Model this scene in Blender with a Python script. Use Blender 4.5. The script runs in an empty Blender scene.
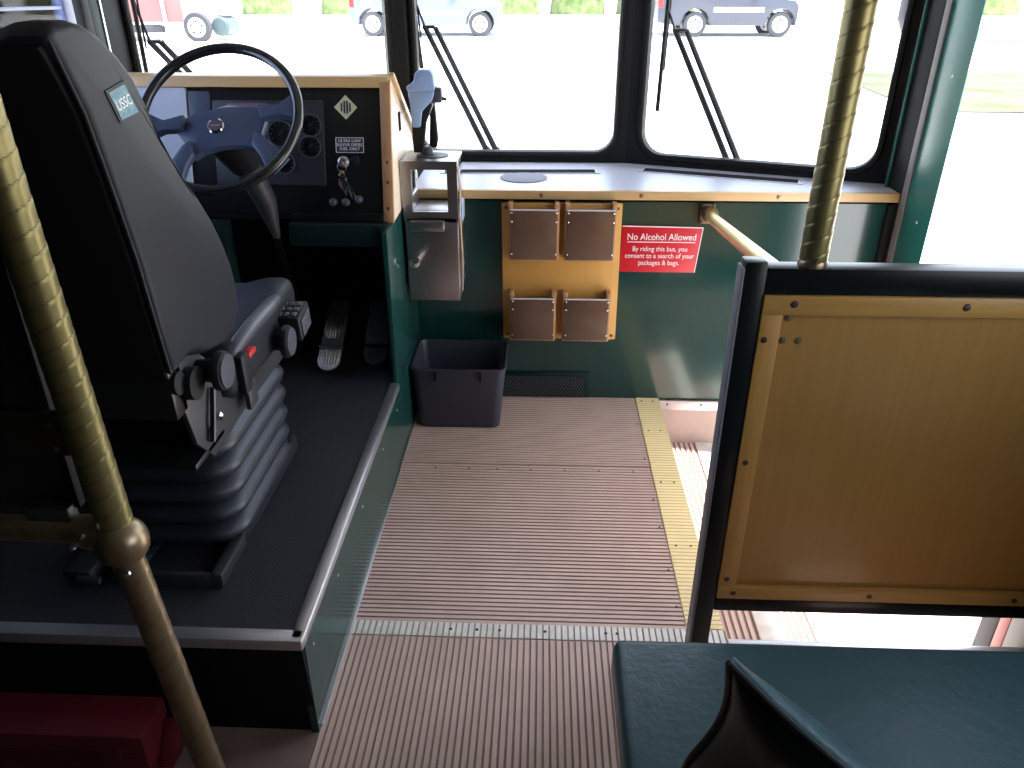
import bpy, bmesh, math, random
from mathutils import Vector, Matrix
random.seed(7)
scn = bpy.context.scene
COL = scn.collection
PI = math.pi
V = Vector

# ------------------------------------------------------------------ materials
def nset(n, **kw):
    for k, v in kw.items():
        n.inputs[k].default_value = v

def mat(name, col, rough=.5, metal=0., spec=.5, bump=None, var=None, coat=0., grain=None, alpha=None, emit=None):
    """col linear rgb; bump=(scale,strength,dist); var=(scale,amount,col2); grain=(axis scale vector, amount, col2)"""
    m = bpy.data.materials.new(name); m.use_nodes = True
    nt = m.node_tree; N = nt.nodes; L = nt.links
    b = N['Principled BSDF']
    c = (*col, 1)
    b.inputs['Base Color'].default_value = c
    b.inputs['Roughness'].default_value = rough
    b.inputs['Metallic'].default_value = metal
    b.inputs['Specular IOR Level'].default_value = spec
    b.inputs['Coat Weight'].default_value = coat
    b.inputs['Coat Roughness'].default_value = .08
    tc = N.new('ShaderNodeTexCoord')
    src = None
    if var:
        n = N.new('ShaderNodeTexNoise'); nset(n, Scale=var[0], Detail=6., Roughness=.6)
        L.new(tc.outputs['Object'], n.inputs['Vector'])
        r = N.new('ShaderNodeValToRGB'); r.color_ramp.elements[0].position = .35; r.color_ramp.elements[1].position = .7
        r.color_ramp.elements[0].color = c; r.color_ramp.elements[1].color = (*var[2], 1)
        L.new(n.outputs['Fac'], r.inputs['Fac'])
        mx = N.new('ShaderNodeMixRGB'); mx.inputs['Fac'].default_value = var[1]
        mx.inputs['Color1'].default_value = c; L.new(r.outputs['Color'], mx.inputs['Color2'])
        L.new(mx.outputs['Color'], b.inputs['Base Color']); src = mx
    if grain:
        mp = N.new('ShaderNodeMapping'); mp.inputs['Scale'].default_value = grain[0]
        L.new(tc.outputs['Object'], mp.inputs['Vector'])
        n = N.new('ShaderNodeTexNoise'); nset(n, Scale=1., Detail=5., Roughness=.65, Distortion=.6)
        L.new(mp.outputs['Vector'], n.inputs['Vector'])
        r = N.new('ShaderNodeValToRGB'); r.color_ramp.elements[0].position = .3; r.color_ramp.elements[1].position = .72
        r.color_ramp.elements[0].color = (*grain[2], 1)
        if src: L.new(src.outputs['Color'], r.inputs['Fac']) if False else None
        r.color_ramp.elements[1].color = c
        L.new(n.outputs['Fac'], r.inputs['Fac'])
        mx = N.new('ShaderNodeMixRGB'); mx.inputs['Fac'].default_value = grain[1]
        if src: L.new(src.outputs['Color'], mx.inputs['Color1'])
        else: mx.inputs['Color1'].default_value = c
        L.new(r.outputs['Color'], mx.inputs['Color2']); L.new(mx.outputs['Color'], b.inputs['Base Color'])
    if bump:
        n = N.new('ShaderNodeTexNoise'); nset(n, Scale=bump[0], Detail=4., Roughness=.6)
        L.new(tc.outputs['Object'], n.inputs['Vector'])
        bp = N.new('ShaderNodeBump'); bp.inputs['Strength'].default_value = bump[1]; bp.inputs['Distance'].default_value = bump[2]
        L.new(n.outputs['Fac'], bp.inputs['Height']); L.new(bp.outputs['Normal'], b.inputs['Normal'])
    return m

def glass(name, tint=(.95, .97, .97), refl=.06):
    m = bpy.data.materials.new(name); m.use_nodes = True
    nt = m.node_tree; N = nt.nodes; L = nt.links; N.clear()
    o = N.new('ShaderNodeOutputMaterial'); t = N.new('ShaderNodeBsdfTransparent'); t.inputs['Color'].default_value = (*tint, 1)
    g = N.new('ShaderNodeBsdfGlossy'); g.inputs['Roughness'].default_value = .02
    mx = N.new('ShaderNodeMixShader'); f = N.new('ShaderNodeFresnel'); f.inputs['IOR'].default_value = 1.3
    L.new(f.outputs['Fac'], mx.inputs['Fac']); L.new(t.outputs[0], mx.inputs[1]); L.new(g.outputs[0], mx.inputs[2])
    L.new(mx.outputs[0], o.inputs['Surface'])
    return m

M = {}
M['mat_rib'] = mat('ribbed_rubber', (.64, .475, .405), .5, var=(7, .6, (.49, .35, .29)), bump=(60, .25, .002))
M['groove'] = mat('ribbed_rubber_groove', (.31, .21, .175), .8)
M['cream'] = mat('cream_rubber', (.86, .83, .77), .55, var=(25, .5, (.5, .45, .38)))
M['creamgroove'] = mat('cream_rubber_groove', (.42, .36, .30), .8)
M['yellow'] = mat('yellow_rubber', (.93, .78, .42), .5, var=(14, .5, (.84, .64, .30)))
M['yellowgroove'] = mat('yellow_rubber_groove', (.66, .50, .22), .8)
M['beige'] = mat('worn_beige_floor', (.22, .15, .125), .7, var=(9, .7, (.13, .09, .07)), bump=(30, .3, .002))
M['riser'] = mat('beige_kick_panel', (.42, .31, .27), .6, var=(14, .6, (.34, .24, .20)))
M['green'] = mat('gloss_green_paint', (.006, .038, .034), .15, spec=.6, coat=.35, var=(5, .5, (.006, .042, .036)), bump=(9, .05, .002))
M['greenside'] = mat('satin_green_paint', (.010, .050, .044), .20, spec=.35, bump=(9, .05, .002))
M['teal'] = mat('teal_green_paint', (.022, .16, .135), .35, var=(6, .4, (.012, .10, .085)))
M['dkgreen'] = mat('dark_green_paint', (.0035, .017, .0155), .5, spec=.25)
M['carpet'] = mat('black_rubber_carpet', (.011, .0115, .0155), .62, spec=.45, var=(160, .5, (.03, .031, .04)), bump=(260, .9, .004))
M['alu'] = mat('brushed_aluminium', (.60, .60, .63), .35, metal=.9, bump=(40, .1, .001))
M['steel'] = mat('stainless_steel', (.42, .39, .39), .33, metal=1., bump=(14, .06, .002), var=(20, .3, (.42, .39, .38)))
M['chrome'] = mat('chrome', (.8, .8, .82), .12, metal=1.)
M['blackm'] = mat('black_painted_metal', (.006, .007, .008), .3, spec=.35)
M['blackp'] = mat('black_plastic', (.009, .009, .011), .5, spec=.3)
M['rubber'] = mat('black_rubber', (.010, .0105, .012), .6, spec=.22, bump=(50, .15, .001))
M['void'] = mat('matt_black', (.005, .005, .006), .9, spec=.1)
M['riserblk'] = mat('black_kick_panel', (.004, .0045, .005), .7, spec=.2)
M['vinyl'] = mat('dark_grey_seat_vinyl', (.012, .0135, .020), .5, spec=.22, bump=(240, .15, .001))
M['seatback'] = mat('black_seat_shell', (.0035, .0035, .004), .75, spec=.15)
M['bellow'] = mat('grey_rubber_bellows', (.018, .022, .031), .42, bump=(40, .1, .002))
M['greyp'] = mat('grey_plastic', (.06, .066, .085), .4)
M['seatframe'] = mat('grey_seat_frame', (.028, .028, .032), .45)
M['wheelblue'] = mat('blue_grey_plastic', (.05, .072, .135), .36, coat=.15)
M['rimblack'] = mat('steering_rim_black', (.009, .011, .014), .22, coat=.3)
M['brass'] = mat('brass_wrap', (.235, .20, .085), .42, metal=.8, var=(35, .6, (.16, .135, .06)), bump=(60, .1, .001))
M['seam'] = mat('brass_seam', (.13, .10, .045), .6, metal=.5)
M['brassplain'] = mat('worn_brass', (.30, .23, .14), .36, metal=.85, var=(30, .6, (.24, .18, .11)))
M['goldp'] = mat('polished_brass', (.82, .64, .30), .3, metal=.8)
M['oak'] = mat('varnished_oak', (.60, .40, .19), .38, grain=((3., 60., 60.), .5, (.46, .28, .11)), coat=.2)
M['oakv'] = mat('varnished_oak_upright', (.50, .29, .15), .38, grain=((60., 60., 3.), .7, (.33, .14, .055)), coat=.2)
M['oakside'] = mat('pale_birch_plywood', (.85, .72, .55), .4, grain=((30., 4., 4.), .4, (.74, .58, .40)), coat=.1)
M['board'] = mat('honey_plywood', (.60, .33, .085), .42, grain=((40., 40., 3.), .5, (.50, .25, .055)), coat=.1)
M['panel'] = mat('tan_plywood', (.44, .225, .055), .42, grain=((50., 50., 2.5), .6, (.34, .165, .038)), var=(4, .4, (.33, .165, .038)), coat=.1)
M['trimwood'] = mat('light_oak_trim', (.56, .29, .075), .4, grain=((60., 60., 4.), .5, (.32, .15, .03)))
M['trimwoodh'] = mat('light_oak_rail', (.56, .31, .085), .4, grain=((4., 60., 60.), .5, (.33, .16, .04)))
M['acryl'] = mat('smoked_brown_acrylic', (.105, .06, .04), .22, coat=.3, var=(8, .6, (.14, .085, .06)))
M['lam'] = mat('grey_laminate', (.55, .56, .64), .35, bump=(300, .1, .0005), var=(90, .2, (.5, .5, .56)))
M['lamdisc'] = mat('grey_speaker_cover', (.16, .16, .20), .6)
M['red'] = mat('red_sign_plastic', (.55, .012, .028), .35)
M['white'] = mat('white_paint', (.85, .85, .85), .5)
M['redcase'] = mat('dark_red_plastic', (.15, .011, .018), .5, var=(18, .6, (.10, .008, .013)))
M['redlamp'] = mat('red_plastic', (.6, .02, .02), .4)
M['canp'] = mat('charcoal_bin_plastic', (.035, .038, .055), .45, bump=(120, .15, .001))
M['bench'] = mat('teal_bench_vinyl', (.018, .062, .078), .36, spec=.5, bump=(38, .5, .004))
M['benchshade'] = mat('shaded_bench_vinyl', (.004, .010, .012), .42, spec=.4, bump=(60, .2, .002))  # bench vinyl darkened to paint the shade on the backrest rear
M['holder'] = mat('light_blue_grey_plastic', (.26, .38, .62), .45)
M['navy'] = mat('smoked_panel', (.007, .008, .011), .3)
M['dashleft'] = mat('sky_tint_panel', (.55, .62, .78), .35)  # pale blue colour stands in for sky reflected on the panel
M['dashblue'] = mat('slate_blue_panel', (.055, .075, .12), .4)
M['cluster'] = mat('slate_plastic', (.018, .021, .030), .45)
M['dial'] = mat('black_dial', (.010, .012, .017), .25)
M['tick'] = mat('pale_tick', (.10, .11, .13), .6)
M['pink'] = mat('dim_pink_display', (.12, .08, .12), .4)
M['stick'] = mat('cream_sticker', (.62, .60, .38), .5)
M['plate'] = mat('navy_plate', (.012, .015, .04), .4)
M['patchblue'] = mat('teal_logo_patch', (.06, .17, .24), .6, var=(160, .9, (.25, .40, .45)))
M['orange'] = mat('copper_key', (.50, .25, .12), .4, metal=.6)
M['glass'] = glass('clear_glass')
M['tglass'] = glass('blue_tinted_glass', (.78, .84, .98))
M['screw'] = mat('screw', (.10, .08, .07), .4, metal=.8)
M['gravel'] = mat('pale_gravel', (.78, .76, .74), .9, var=(1.2, .5, (.60, .58, .55)))
M['road'] = mat('asphalt', (.085, .092, .125), .9)
M['grass'] = mat('dry_grass', (.075, .10, .05), .95, spec=.1, var=(1.5, .8, (.16, .16, .12)))
M['leaf'] = mat('bush_leaves', (.09, .15, .04), .8, var=(3, .9, (.26, .26, .14)))
M['carsilver'] = mat('silver_blue_paint', (.14, .17, .25), .35, coat=.3)
M['carblack'] = mat('hazed_black_paint', (.045, .05, .075), .3, coat=.3)  # black paint lifted to grey-blue, flare haze put into the colour
M['carwhite'] = mat('white_car_paint', (.8, .8, .82), .4)
M['carglass'] = mat('dark_car_glass', (.05, .06, .08), .1)
M['tyre'] = mat('tyre', (.05, .05, .06), .8)
M['hub'] = mat('alloy_wheel', (.8, .8, .8), .35)
M['roofm'] = mat('cream_ceiling', (.22, .20, .17), .7)
M['oxred'] = mat('red_door_strip', (.45, .02, .02), .4)
M['greystrip'] = mat('grey_door_jamb', (.20, .19, .20), .5)
M['purple'] = mat('dark_door_rubber', (.02, .016, .035), .6)

# ------------------------------------------------------------------ mesh builder
class B:
    def __init__(s): s.bm = bmesh.new(); s.mi = 0
    def add(s, vs, fs, mi=None):
        mi = s.mi if mi is None else mi
        nv = [s.bm.verts.new(v) for v in vs]
        for f in fs:
            try:
                q = s.bm.faces.new([nv[i] for i in f]); q.material_index = mi
            except ValueError: pass
        return nv
    def merge(s, other, T=None):
        me = bpy.data.meshes.new('t'); other.to_mesh(me); other.free()
        vs = [(T @ v.co if T else v.co) for v in me.vertices]
        s.add(vs, [tuple(p.vertices) for p in me.polygons]); bpy.data.meshes.remove(me)
    def box(s, x0, x1, y0, y1, z0, z1, bev=0., T=None, seg=2):
        t = bmesh.new()
        vs = [t.verts.new(p) for p in [(x0,y0,z0),(x1,y0,z0),(x1,y1,z0),(x0,y1,z0),(x0,y0,z1),(x1,y0,z1),(x1,y1,z1),(x0,y1,z1)]]
        for f in [(3,2,1,0),(4,5,6,7),(0,1,5,4),(1,2,6,5),(2,3,7,6),(3,0,4,7)]: t.faces.new([vs[i] for i in f])
        if bev: bmesh.ops.bevel(t, geom=t.edges[:], offset=bev, segments=seg, profile=.5, affect='EDGES', clamp_overlap=True)
        s.merge(t, T); return s
    def prism(s, pts, axis, a0, a1, bev=0., T=None, seg=2):
        """pts 2D polygon; axis 'x': pts=(y,z); 'y': pts=(x,z); 'z': pts=(x,y)"""
        f = {'x': lambda p, a: (a, p[0], p[1]), 'y': lambda p, a: (p[0], a, p[1]), 'z': lambda p, a: (p[0], p[1], a)}[axis]
        t = bmesh.new(); n = len(pts)
        A = [t.verts.new(f(p, a0)) for p in pts]; C = [t.verts.new(f(p, a1)) for p in pts]
        t.faces.new(A[::-1]); t.faces.new(C)
        for i in range(n): t.faces.new([A[i], A[(i+1) % n], C[(i+1) % n], C[i]])
        bmesh.ops.recalc_face_normals(t, faces=t.faces[:])
        if bev: bmesh.ops.bevel(t, geom=t.edges[:], offset=bev, segments=seg, profile=.5, affect='EDGES', clamp_overlap=True)
        s.merge(t, T); return s
    def loft(s, loops, cap=True, closed=False, mi=None):
        n = len(loops[0]); vs = [p for l in loops for p in l]; fs = []
        m = len(loops)
        for j in range(m if closed else m-1):
            k = (j+1) % m
            for i in range(n):
                fs.append((j*n+i, j*n+(i+1) % n, k*n+(i+1) % n, k*n+i))
        if cap and not closed: fs += [tuple(range(n))[::-1], tuple(range((m-1)*n, m*n))]
        s.add(vs, fs, mi); return s
    def tube(s, path, r, seg=12, cap=True, closed=False):
        path = [V(p) for p in path]; R = r if isinstance(r, (list, tuple)) else [r]*len(path)
        loops = []; n = len(path); up = None
        for i, p in enumerate(path):
            if closed: d = (path[(i+1) % n]-path[i-1])
            else: d = path[min(i+1, n-1)]-path[max(i-1, 0)]
            d.normalize()
            if up is None: up = V((0,0,1)) if abs(d.z) < .9 else V((0,1,0))
            a = d.cross(up).normalized(); b = a.cross(d); up = b
            loops.append([p+(a*math.cos(t)+b*math.sin(t))*R[i] for t in [2*PI*k/seg for k in range(seg)]])
        s.loft(loops, cap, closed); return s
    def cyl(s, p0, p1, r, r1=None, seg=20): return s.tube([p0, p1], [r, r if r1 is None else r1], seg)
    def lathe(s, prof, c, axis=(0,0,1), seg=28, cap=True):
        """prof [(r,h)]"""
        q = V((0,0,1)).rotation_difference(V(axis).normalized()); c = V(c)
        s.loft([[c+q @ V((r*math.cos(2*PI*k/seg), r*math.sin(2*PI*k/seg), h)) for k in range(seg)] for r, h in prof], cap); return s
    def sphere(s, c, r, sc=(1,1,1), seg=20):
        prof = []
        c = V(c)
        for j in range(1, 12):
            a = -PI/2+PI*j/12; prof.append((math.cos(a)*r, math.sin(a)*r))
        s.loft([[c+V((q*math.cos(2*PI*k/seg)*sc[0], q*math.sin(2*PI*k/seg)*sc[1], h*sc[2])) for k in range(seg)] for q, h in prof]); return s
    def build(s, name, m, parent=None, angle=38, flat=False, kind=None):
        bmesh.ops.recalc_face_normals(s.bm, faces=s.bm.faces[:])
        me = bpy.data.meshes.new(name)
        off = V((0,0,0))
        if parent is not None:
            p = parent
            while p is not None: off += V(p.location); p = p.parent
        for v in s.bm.verts: v.co -= off
        s.bm.to_mesh(me); s.bm.free()
        for x in (m if isinstance(m, (list, tuple)) else [m]): me.materials.append(x)
        if not flat:
            me.shade_smooth(); me.set_sharp_from_angle(angle=math.radians(angle))
        o = bpy.data.objects.new(name, me); COL.objects.link(o)
        if parent is not None: o.parent = parent
        if kind: o['kind'] = kind
        return o

def thing(name, label, cat, loc=(0,0,0), group=None):
    o = bpy.data.objects.new(name, None); o.empty_display_size = .05; COL.objects.link(o); o.location = loc
    o['label'] = label; o['category'] = cat
    if group: o['group'] = group
    return o
def tag(o, label, cat, group=None):
    o['label'] = label; o['category'] = cat
    if group: o['group'] = group
    return o
def text(name, body, size, loc, ex, ey, m, parent, ext=.0006, align='CENTER', sx=1.):
    """lettering: ex,ey = unit directions of reading and of letter height"""
    cu = bpy.data.curves.new(name, 'FONT'); cu.body = body; cu.size = size; cu.extrude = ext; cu.align_x = align; cu.align_y = 'CENTER'
    cu.space_line = 1.05
    t = bpy.data.objects.new('tmp', cu); COL.objects.link(t)
    dg = bpy.context.evaluated_depsgraph_get(); me = bpy.data.meshes.new_from_object(t.evaluated_get(dg))
    COL.objects.unlink(t); bpy.data.objects.remove(t)
    ex = V(ex).normalized(); ey = V(ey).normalized(); ez = ex.cross(ey); off = V(loc)
    p = parent
    while p is not None: off -= V(p.location); p = p.parent
    for v in me.vertices: v.co = off + ex*v.co.x*sx + ey*v.co.y + ez*v.co.z
    me.materials.clear(); me.materials.append(m)
    o = bpy.data.objects.new(name, me); COL.objects.link(o); o.parent = parent
    return o

def ribbed(b, x0, x1, y0, y1, z, along, pitch, depth=.0028, top=.64):
    """ribs running along 'x' or 'y'; top faces slot 0, grooves slot 1"""
    lo, hi = (y0, y1) if along == 'x' else (x0, x1)
    n = max(1, round((hi-lo)/pitch)); p = (hi-lo)/n
    us = []
    for i in range(n):
        a = lo+i*p
        us += [(a, z, 0), (a+p*top, z, 1), (a+p*(top+.12), z-depth, 1), (a+p*.88, z-depth, 1)]
    us.append((hi, z, 0))
    for i in range(len(us)-1):
        (a, za, k), (c, zc, _) = us[i], us[i+1]
        if along == 'x': vs = [(x0, a, za), (x1, a, za), (x1, c, zc), (x0, c, zc)]
        else: vs = [(a, y0, za), (c, y0, zc), (c, y1, zc), (a, y1, za)]
        b.add(vs, [(0,1,2,3)], k)

# ================================================================== SETTING
GZ = -.70; GS = .0369                     # the lot rises gently ahead of the bus
def gz(y): return GZ + GS*y

# ---- floor
b = B()
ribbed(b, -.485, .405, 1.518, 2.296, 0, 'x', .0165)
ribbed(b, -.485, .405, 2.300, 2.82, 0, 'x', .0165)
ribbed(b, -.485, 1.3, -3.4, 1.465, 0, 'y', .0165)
b.box(-.485, .5, -3.4, 2.82, -.05, -.0035); b.box(.5, 1.3, -3.4, 1.466, -.05, -.0035)
fl = b.build('floor', [M['mat_rib'], M['groove']], flat=True); fl['kind'] = 'structure'
b = B(); b.box(-1.52, -.487, -3.4, 1.5, -.05, 0); b.build('floor', M['beige'], kind='structure')
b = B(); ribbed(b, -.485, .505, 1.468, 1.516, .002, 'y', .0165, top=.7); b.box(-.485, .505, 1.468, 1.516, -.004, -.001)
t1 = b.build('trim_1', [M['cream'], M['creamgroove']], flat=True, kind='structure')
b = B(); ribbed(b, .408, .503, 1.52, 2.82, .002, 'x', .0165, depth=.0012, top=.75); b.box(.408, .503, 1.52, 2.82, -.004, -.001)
t2 = b.build('trim_2', [M['yellow'], M['yellowgroove']], flat=True, kind='structure')
# screws in the floor strips
def screws(name, pts, r, parent, m=None, nrm=(0,0,1)):
    for p in pts:
        q = B(); q.lathe([(r*.6, -.001), (r, 0), (r*.8, r*.35), (r*.3, r*.45)], p, nrm, 10); q.build(name, m or M['screw'], parent)
screws('screw', [(x, 1.492, .003) for x in (-.22, -.15, -.09, .03, .19, .22)], .0045, t1)
screws('screw', [(x, y, .003) for y in (1.56, 1.86, 2.2, 2.55, 2.79) for x in (.43, .475)], .004, t2)
screws('screw', [(x, 2.262, .001) for x in (-.36, -.24, -.14, -.02, .10, .22, .34)], .004, fl)
screws('screw', [(.392, y, .001) for y in (1.6, 1.75, 1.95, 2.1, 2.35, 2.6)], .004, fl)
# ---- step well
b = B()
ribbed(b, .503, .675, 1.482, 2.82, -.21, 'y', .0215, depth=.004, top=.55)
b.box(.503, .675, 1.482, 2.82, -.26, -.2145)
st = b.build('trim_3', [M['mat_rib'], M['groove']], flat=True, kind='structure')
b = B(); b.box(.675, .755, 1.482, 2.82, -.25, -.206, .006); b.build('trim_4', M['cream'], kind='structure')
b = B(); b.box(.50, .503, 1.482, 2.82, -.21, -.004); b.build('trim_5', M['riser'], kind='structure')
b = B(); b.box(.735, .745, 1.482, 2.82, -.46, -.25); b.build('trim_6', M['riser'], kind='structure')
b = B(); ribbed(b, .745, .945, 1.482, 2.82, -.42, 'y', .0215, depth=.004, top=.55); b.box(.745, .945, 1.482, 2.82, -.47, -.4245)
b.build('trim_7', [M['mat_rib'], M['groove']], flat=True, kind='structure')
b = B(); b.box(.945, 1.30, 1.482, 2.82, -.47, -.418, .006); b.build('trim_8', M['cream'], kind='structure')
b = B(); b.box(.503, 1.30, 2.815, 2.84, -.47, -.047); b.build('trim_9', M['riser'], kind='structure')
b = B(); b.box(.503, 1.30, 2.806, 2.82, -.047, -.002, .002); al = b.build('trim_10', M['alu'], kind='structure')
screws('screw', [(x, 2.806, -.02) for x in (.54, .68, .84, 1.0)], .005, al, nrm=(0,-1,0))
b = B(); b.box(.505, 1.30, 1.466, 1.480, -.47, -.004); b.build('trim_11', M['riser'], kind='structure')
b = B(); b.box(.506, 1.30, 1.464, 1.484, -.003, .004, .001); b.build('trim_12', M['alu'], kind='structure')

# ---- front wall
b = B(); b.box(-.484, 1.3, 2.82, 2.86, -.002, .82)
wf = b.build('wall_front', M['green'], kind='structure')
b = B(); b.box(1.262, 1.3, 2.80, 2.82, .0, .82, .003); b.build('trim_13', M['rubber'], kind='structure')
# under-windscreen apron between inner wall and screen
ZT = 2.02
def ring(p0, p1, zb, zt, il, ir, ib, it, rad, name, th=.05, gl='glass'):
    """a flat window frame standing between two plan points, with a rounded opening, plus its pane"""
    p0 = V((*p0, 0)); p1 = V((*p1, 0)); d = p1-p0; W = d.length; ex = d.normalized(); ez = V((0,0,1)); en = ex.cross(ez)
    # outer and inner loops with equal counts
    def rr(x0, x1, z0, z1, r, n=8):
        pts = []
        for cx, cz, a0 in ((x1-r, z0+r, -PI/2), (x1-r, z1-r, 0), (x0+r, z1-r, PI/2), (x0+r, z0+r, PI)):
            for k in range(n+1):
                a = a0+PI/2*k/n; pts.append((cx+r*math.cos(a), cz+r*math.sin(a)))
        return pts
    outer = rr(0, W, zb, zt, .0005); inner = rr(il, W-ir, ib, it, rad)
    lip = rr(il-.018, W-ir+.018, ib-.018, it+.018, rad+.016)
    lip2 = rr(il-.024, W-ir+.024, ib-.024, it+.024, rad+.02)
    P = lambda q, h: p0+ex*q[0]+ez*q[1]+en*h
    n = len(outer)
    b = B()
    seq = [[P(q, -th/2) for q in outer], [P(q, th/2) for q in outer], [P(q, th/2) for q in lip2], [P(q, th/2+.012) for q in lip],
           [P(q, th/2+.012) for q in rr(il-.008, W-ir+.008, ib-.008, it+.008, rad+.008)], [P(q, th/2+.004) for q in inner], [P(q, -th/2) for q in inner]]
    b.loft(seq, closed=True)
    f = b.build(name, M['rubber'], kind='structure')
    g = B(); g.add([P(q, -.003) for q in rr(il-.01, W-ir+.01, ib-.01, it+.01, rad)], [tuple(range(n))])
    g.add([P(q, .003) for q in rr(il-.01, W-ir+.01, ib-.01, it+.01, rad)], [tuple(range(n))])
    g.build('glass_pane', M[gl], f)
    return f
# facing: en must point into the bus (-y): ex=+x -> ex x z = -y
XC = -.11
ring((-.58, 3.37), (.36, 3.37), .85, ZT, .065, .06, .905, ZT-.08, .08, 'window_3')
ring((.36, 3.37), (1.33, 2.985), 0.85, ZT, .07, .072, .905, ZT-.08, .09, 'window_4')
ring((-1.55, 2.985), (-.58, 3.37), .85, ZT, .055, .065, .905, ZT-.08, .08, 'window_2')
b = B(); b.box(-.612, -.548, 3.315, 3.352, .85, ZT, .012); b.build('trim_14', M['rubber'], kind='structure')
b = B(); b.prism([(1.29, 2.79), (1.33, 2.79), (1.345, 3.0), (1.30, 3.0)], 'z', -.2, ZT, .003); b.build('trim_15', M['rubber'], kind='structure')
b = B(); b.prism([(-1.55, 2.83), (-1.51, 2.83), (-1.51, 3.0), (-1.55, 3.0)], 'z', -.2, ZT, .003); b.build('trim_16', M['rubber'], kind='structure')
b = B(); b.cyl((1.287, 2.915, .84), (1.287, 2.915, ZT), .006, seg=8); b.build('trim_17', M['teal'], kind='structure')
# green door pillar with grey rubber edge
b = B(); b.box(1.30, 1.304, 2.565, 2.775, -.46, 2.1, .002); gp = b.build('trim_18', M['teal'], kind='structure')
b = B(); b.box(1.292, 1.30, 2.752, 2.792, -.1, 2.1, .003); b.build('trim_19', M['greystrip'], kind='structure')
screws('screw', [(1.299, 2.645, z) for z in (1.27, .80)], .006, gp, M['white'], (-1, 0, 0))
b = B(); b.box(-1.56, -1.51, 2.762, 2.83, 0, 2.1, .004); b.build('trim_20', M['dkgreen'], kind='structure')
b = B(); b.box(-1.56, -1.508, 2.71, 2.762, 0, 2.1, .006); b.build('trim_28', M['rubber'], kind='structure')
b = B(); b.box(-1.512, -1.506, 2.822, 2.832, 0, 2.1); b.build('trim_21', M['alu'], kind='structure')
# outer nose of the bus below the screen
b = B(); b.prism([(-1.55, 2.985), (-.58, 3.37), (.36, 3.37), (1.33, 2.985), (1.33, 2.87), (-1.55, 2.87)], 'z', .78, .845); b.build('trim_22', M['dkgreen'], kind='structure')
for q_ in ([(-1.55, 3.0), (-.58, 3.385), (-.58, 3.35), (-1.52, 2.98)], [(-.58, 3.385), (.36, 3.385), (.36, 3.35), (-.58, 3.35)], [(.36, 3.385), (1.33, 3.0), (1.30, 2.98), (.36, 3.35)]):
    b = B(); b.prism(q_, 'z', -.45, .78); b.build('wall_nose', M['dkgreen'], kind='structure')
# ---- ceiling, back, sides
b = B(); b.prism([(-1.58, -3.45), (-1.58, 3.0), (-.6, 3.42), (.38, 3.42), (1.35, 3.02), (1.35, -3.45)], 'z', 2.1, 2.16)
b.build('ceiling', M['roofm'], kind='structure')
b = B(); b.prism([(-1.55, 2.985), (-.58, 3.37), (.36, 3.37), (1.33, 2.985), (1.33, 2.9), (.34, 3.28), (-.56, 3.28), (-1.55, 2.9)], 'z', ZT-.002, 2.1); b.build('trim_23', M['oak'], kind='structure')
b = B(); b.box(-1.56, 1.37, -3.45, -3.4, -.05, 2.1); b.build('wall_back', M['dkgreen'], kind='structure')
b = B(); b.box(-1.57, -1.52, -3.4, 2.71, -.05, 1.0)
b.box(-1.57, -1.52, -3.4, 2.71, 1.85, 2.1)
b.box(-1.57, -1.52, -3.4, 1.32, 1.0, 1.85)  # unseen rear stretch kept windowless to cut light from behind
b.build('wall_left', M['dkgreen'], kind='structure')
b = B(); b.box(1.30, 1.35, -3.4, 1.50, -.05, .95); b.box(1.30, 1.35, -3.4, 1.5, 1.70, 2.1)
for y0, y1 in ((-3.4, -.15), (1.08, 1.50)): b.box(1.30, 1.35, y0, y1, .95, 1.85)  # unseen window bays filled in to limit rear light and sun patches
b.box(1.3, 1.35, 1.5, 2.78, 2.0, 2.1)
b.build('wall_right', M['dkgreen'], kind='structure')
# rear edge of the door opening: rubber, red and grey strips
b = B(); b.box(1.30, 1.35, 1.642, 1.71, -.45, 2.0, .004); b.build('trim_24', M['purple'], kind='structure')
b = B(); b.box(1.30, 1.35, 1.602, 1.642, -.45, 2.0, .003); b.build('trim_25', M['oxred'], kind='structure')
b = B(); b.box(1.30, 1.35, 1.53, 1.602, -.45, 2.0, .003); b.build('trim_26', M['greystrip'], kind='structure')
b = B(); b.box(1.30, 1.36, 1.50, 1.53, -.45, 2.0, .003); b.build('trim_27', M['blackm'], kind='structure')
# driver side window: sliding sash frame + tinted pane
b = B()
b.box(-1.535, -1.51, 2.615, 2.665, 1.0, 1.85, .004); b.box(-1.535, -1.51, 1.32, 2.66, 1.0, 1.03, .003); b.box(-1.530, -1.515, 1.37, 2.61, 1.460, 1.470, .002)
b.box(-1.535, -1.51, 1.32, 2.66, 1.82, 1.85, .003); b.box(-1.535, -1.51, 1.32, 1.36, 1.0, 1.85, .003)
wd = b.build('window_1', mat('lilac_sash_paint', (.25, .28, .45), .4), kind='structure')
b = B(); b.box(-1.526, -1.520, 1.34, 2.64, 1.01, 1.84); b.build('glass_pane', M['tglass'], wd)

# ---- outdoors
def slab(x0, x1, y0, y1, up, m, name, kind='structure', n=1):
    b = B(); b.add([(x0, y0, gz(y0)+up), (x1, y0, gz(y0)+up), (x1, y1, gz(y1)+up), (x0, y1, gz(y1)+up)], [(0,1,2,3)])
    o = b.build(name, m, flat=True); o['kind'] = kind; return o
slab(-90, 90, -25, 75, 0, M['gravel'], 'ground')
slab(13, 60, 25.5, 30.5, .02, M['road'], 'road')
tag(slab(6.2, 26, 13.3, 18.2, .02, M['grass'], 'grass', 'stuff'), 'strip of short dry grass beyond the open door', 'grass')

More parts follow.
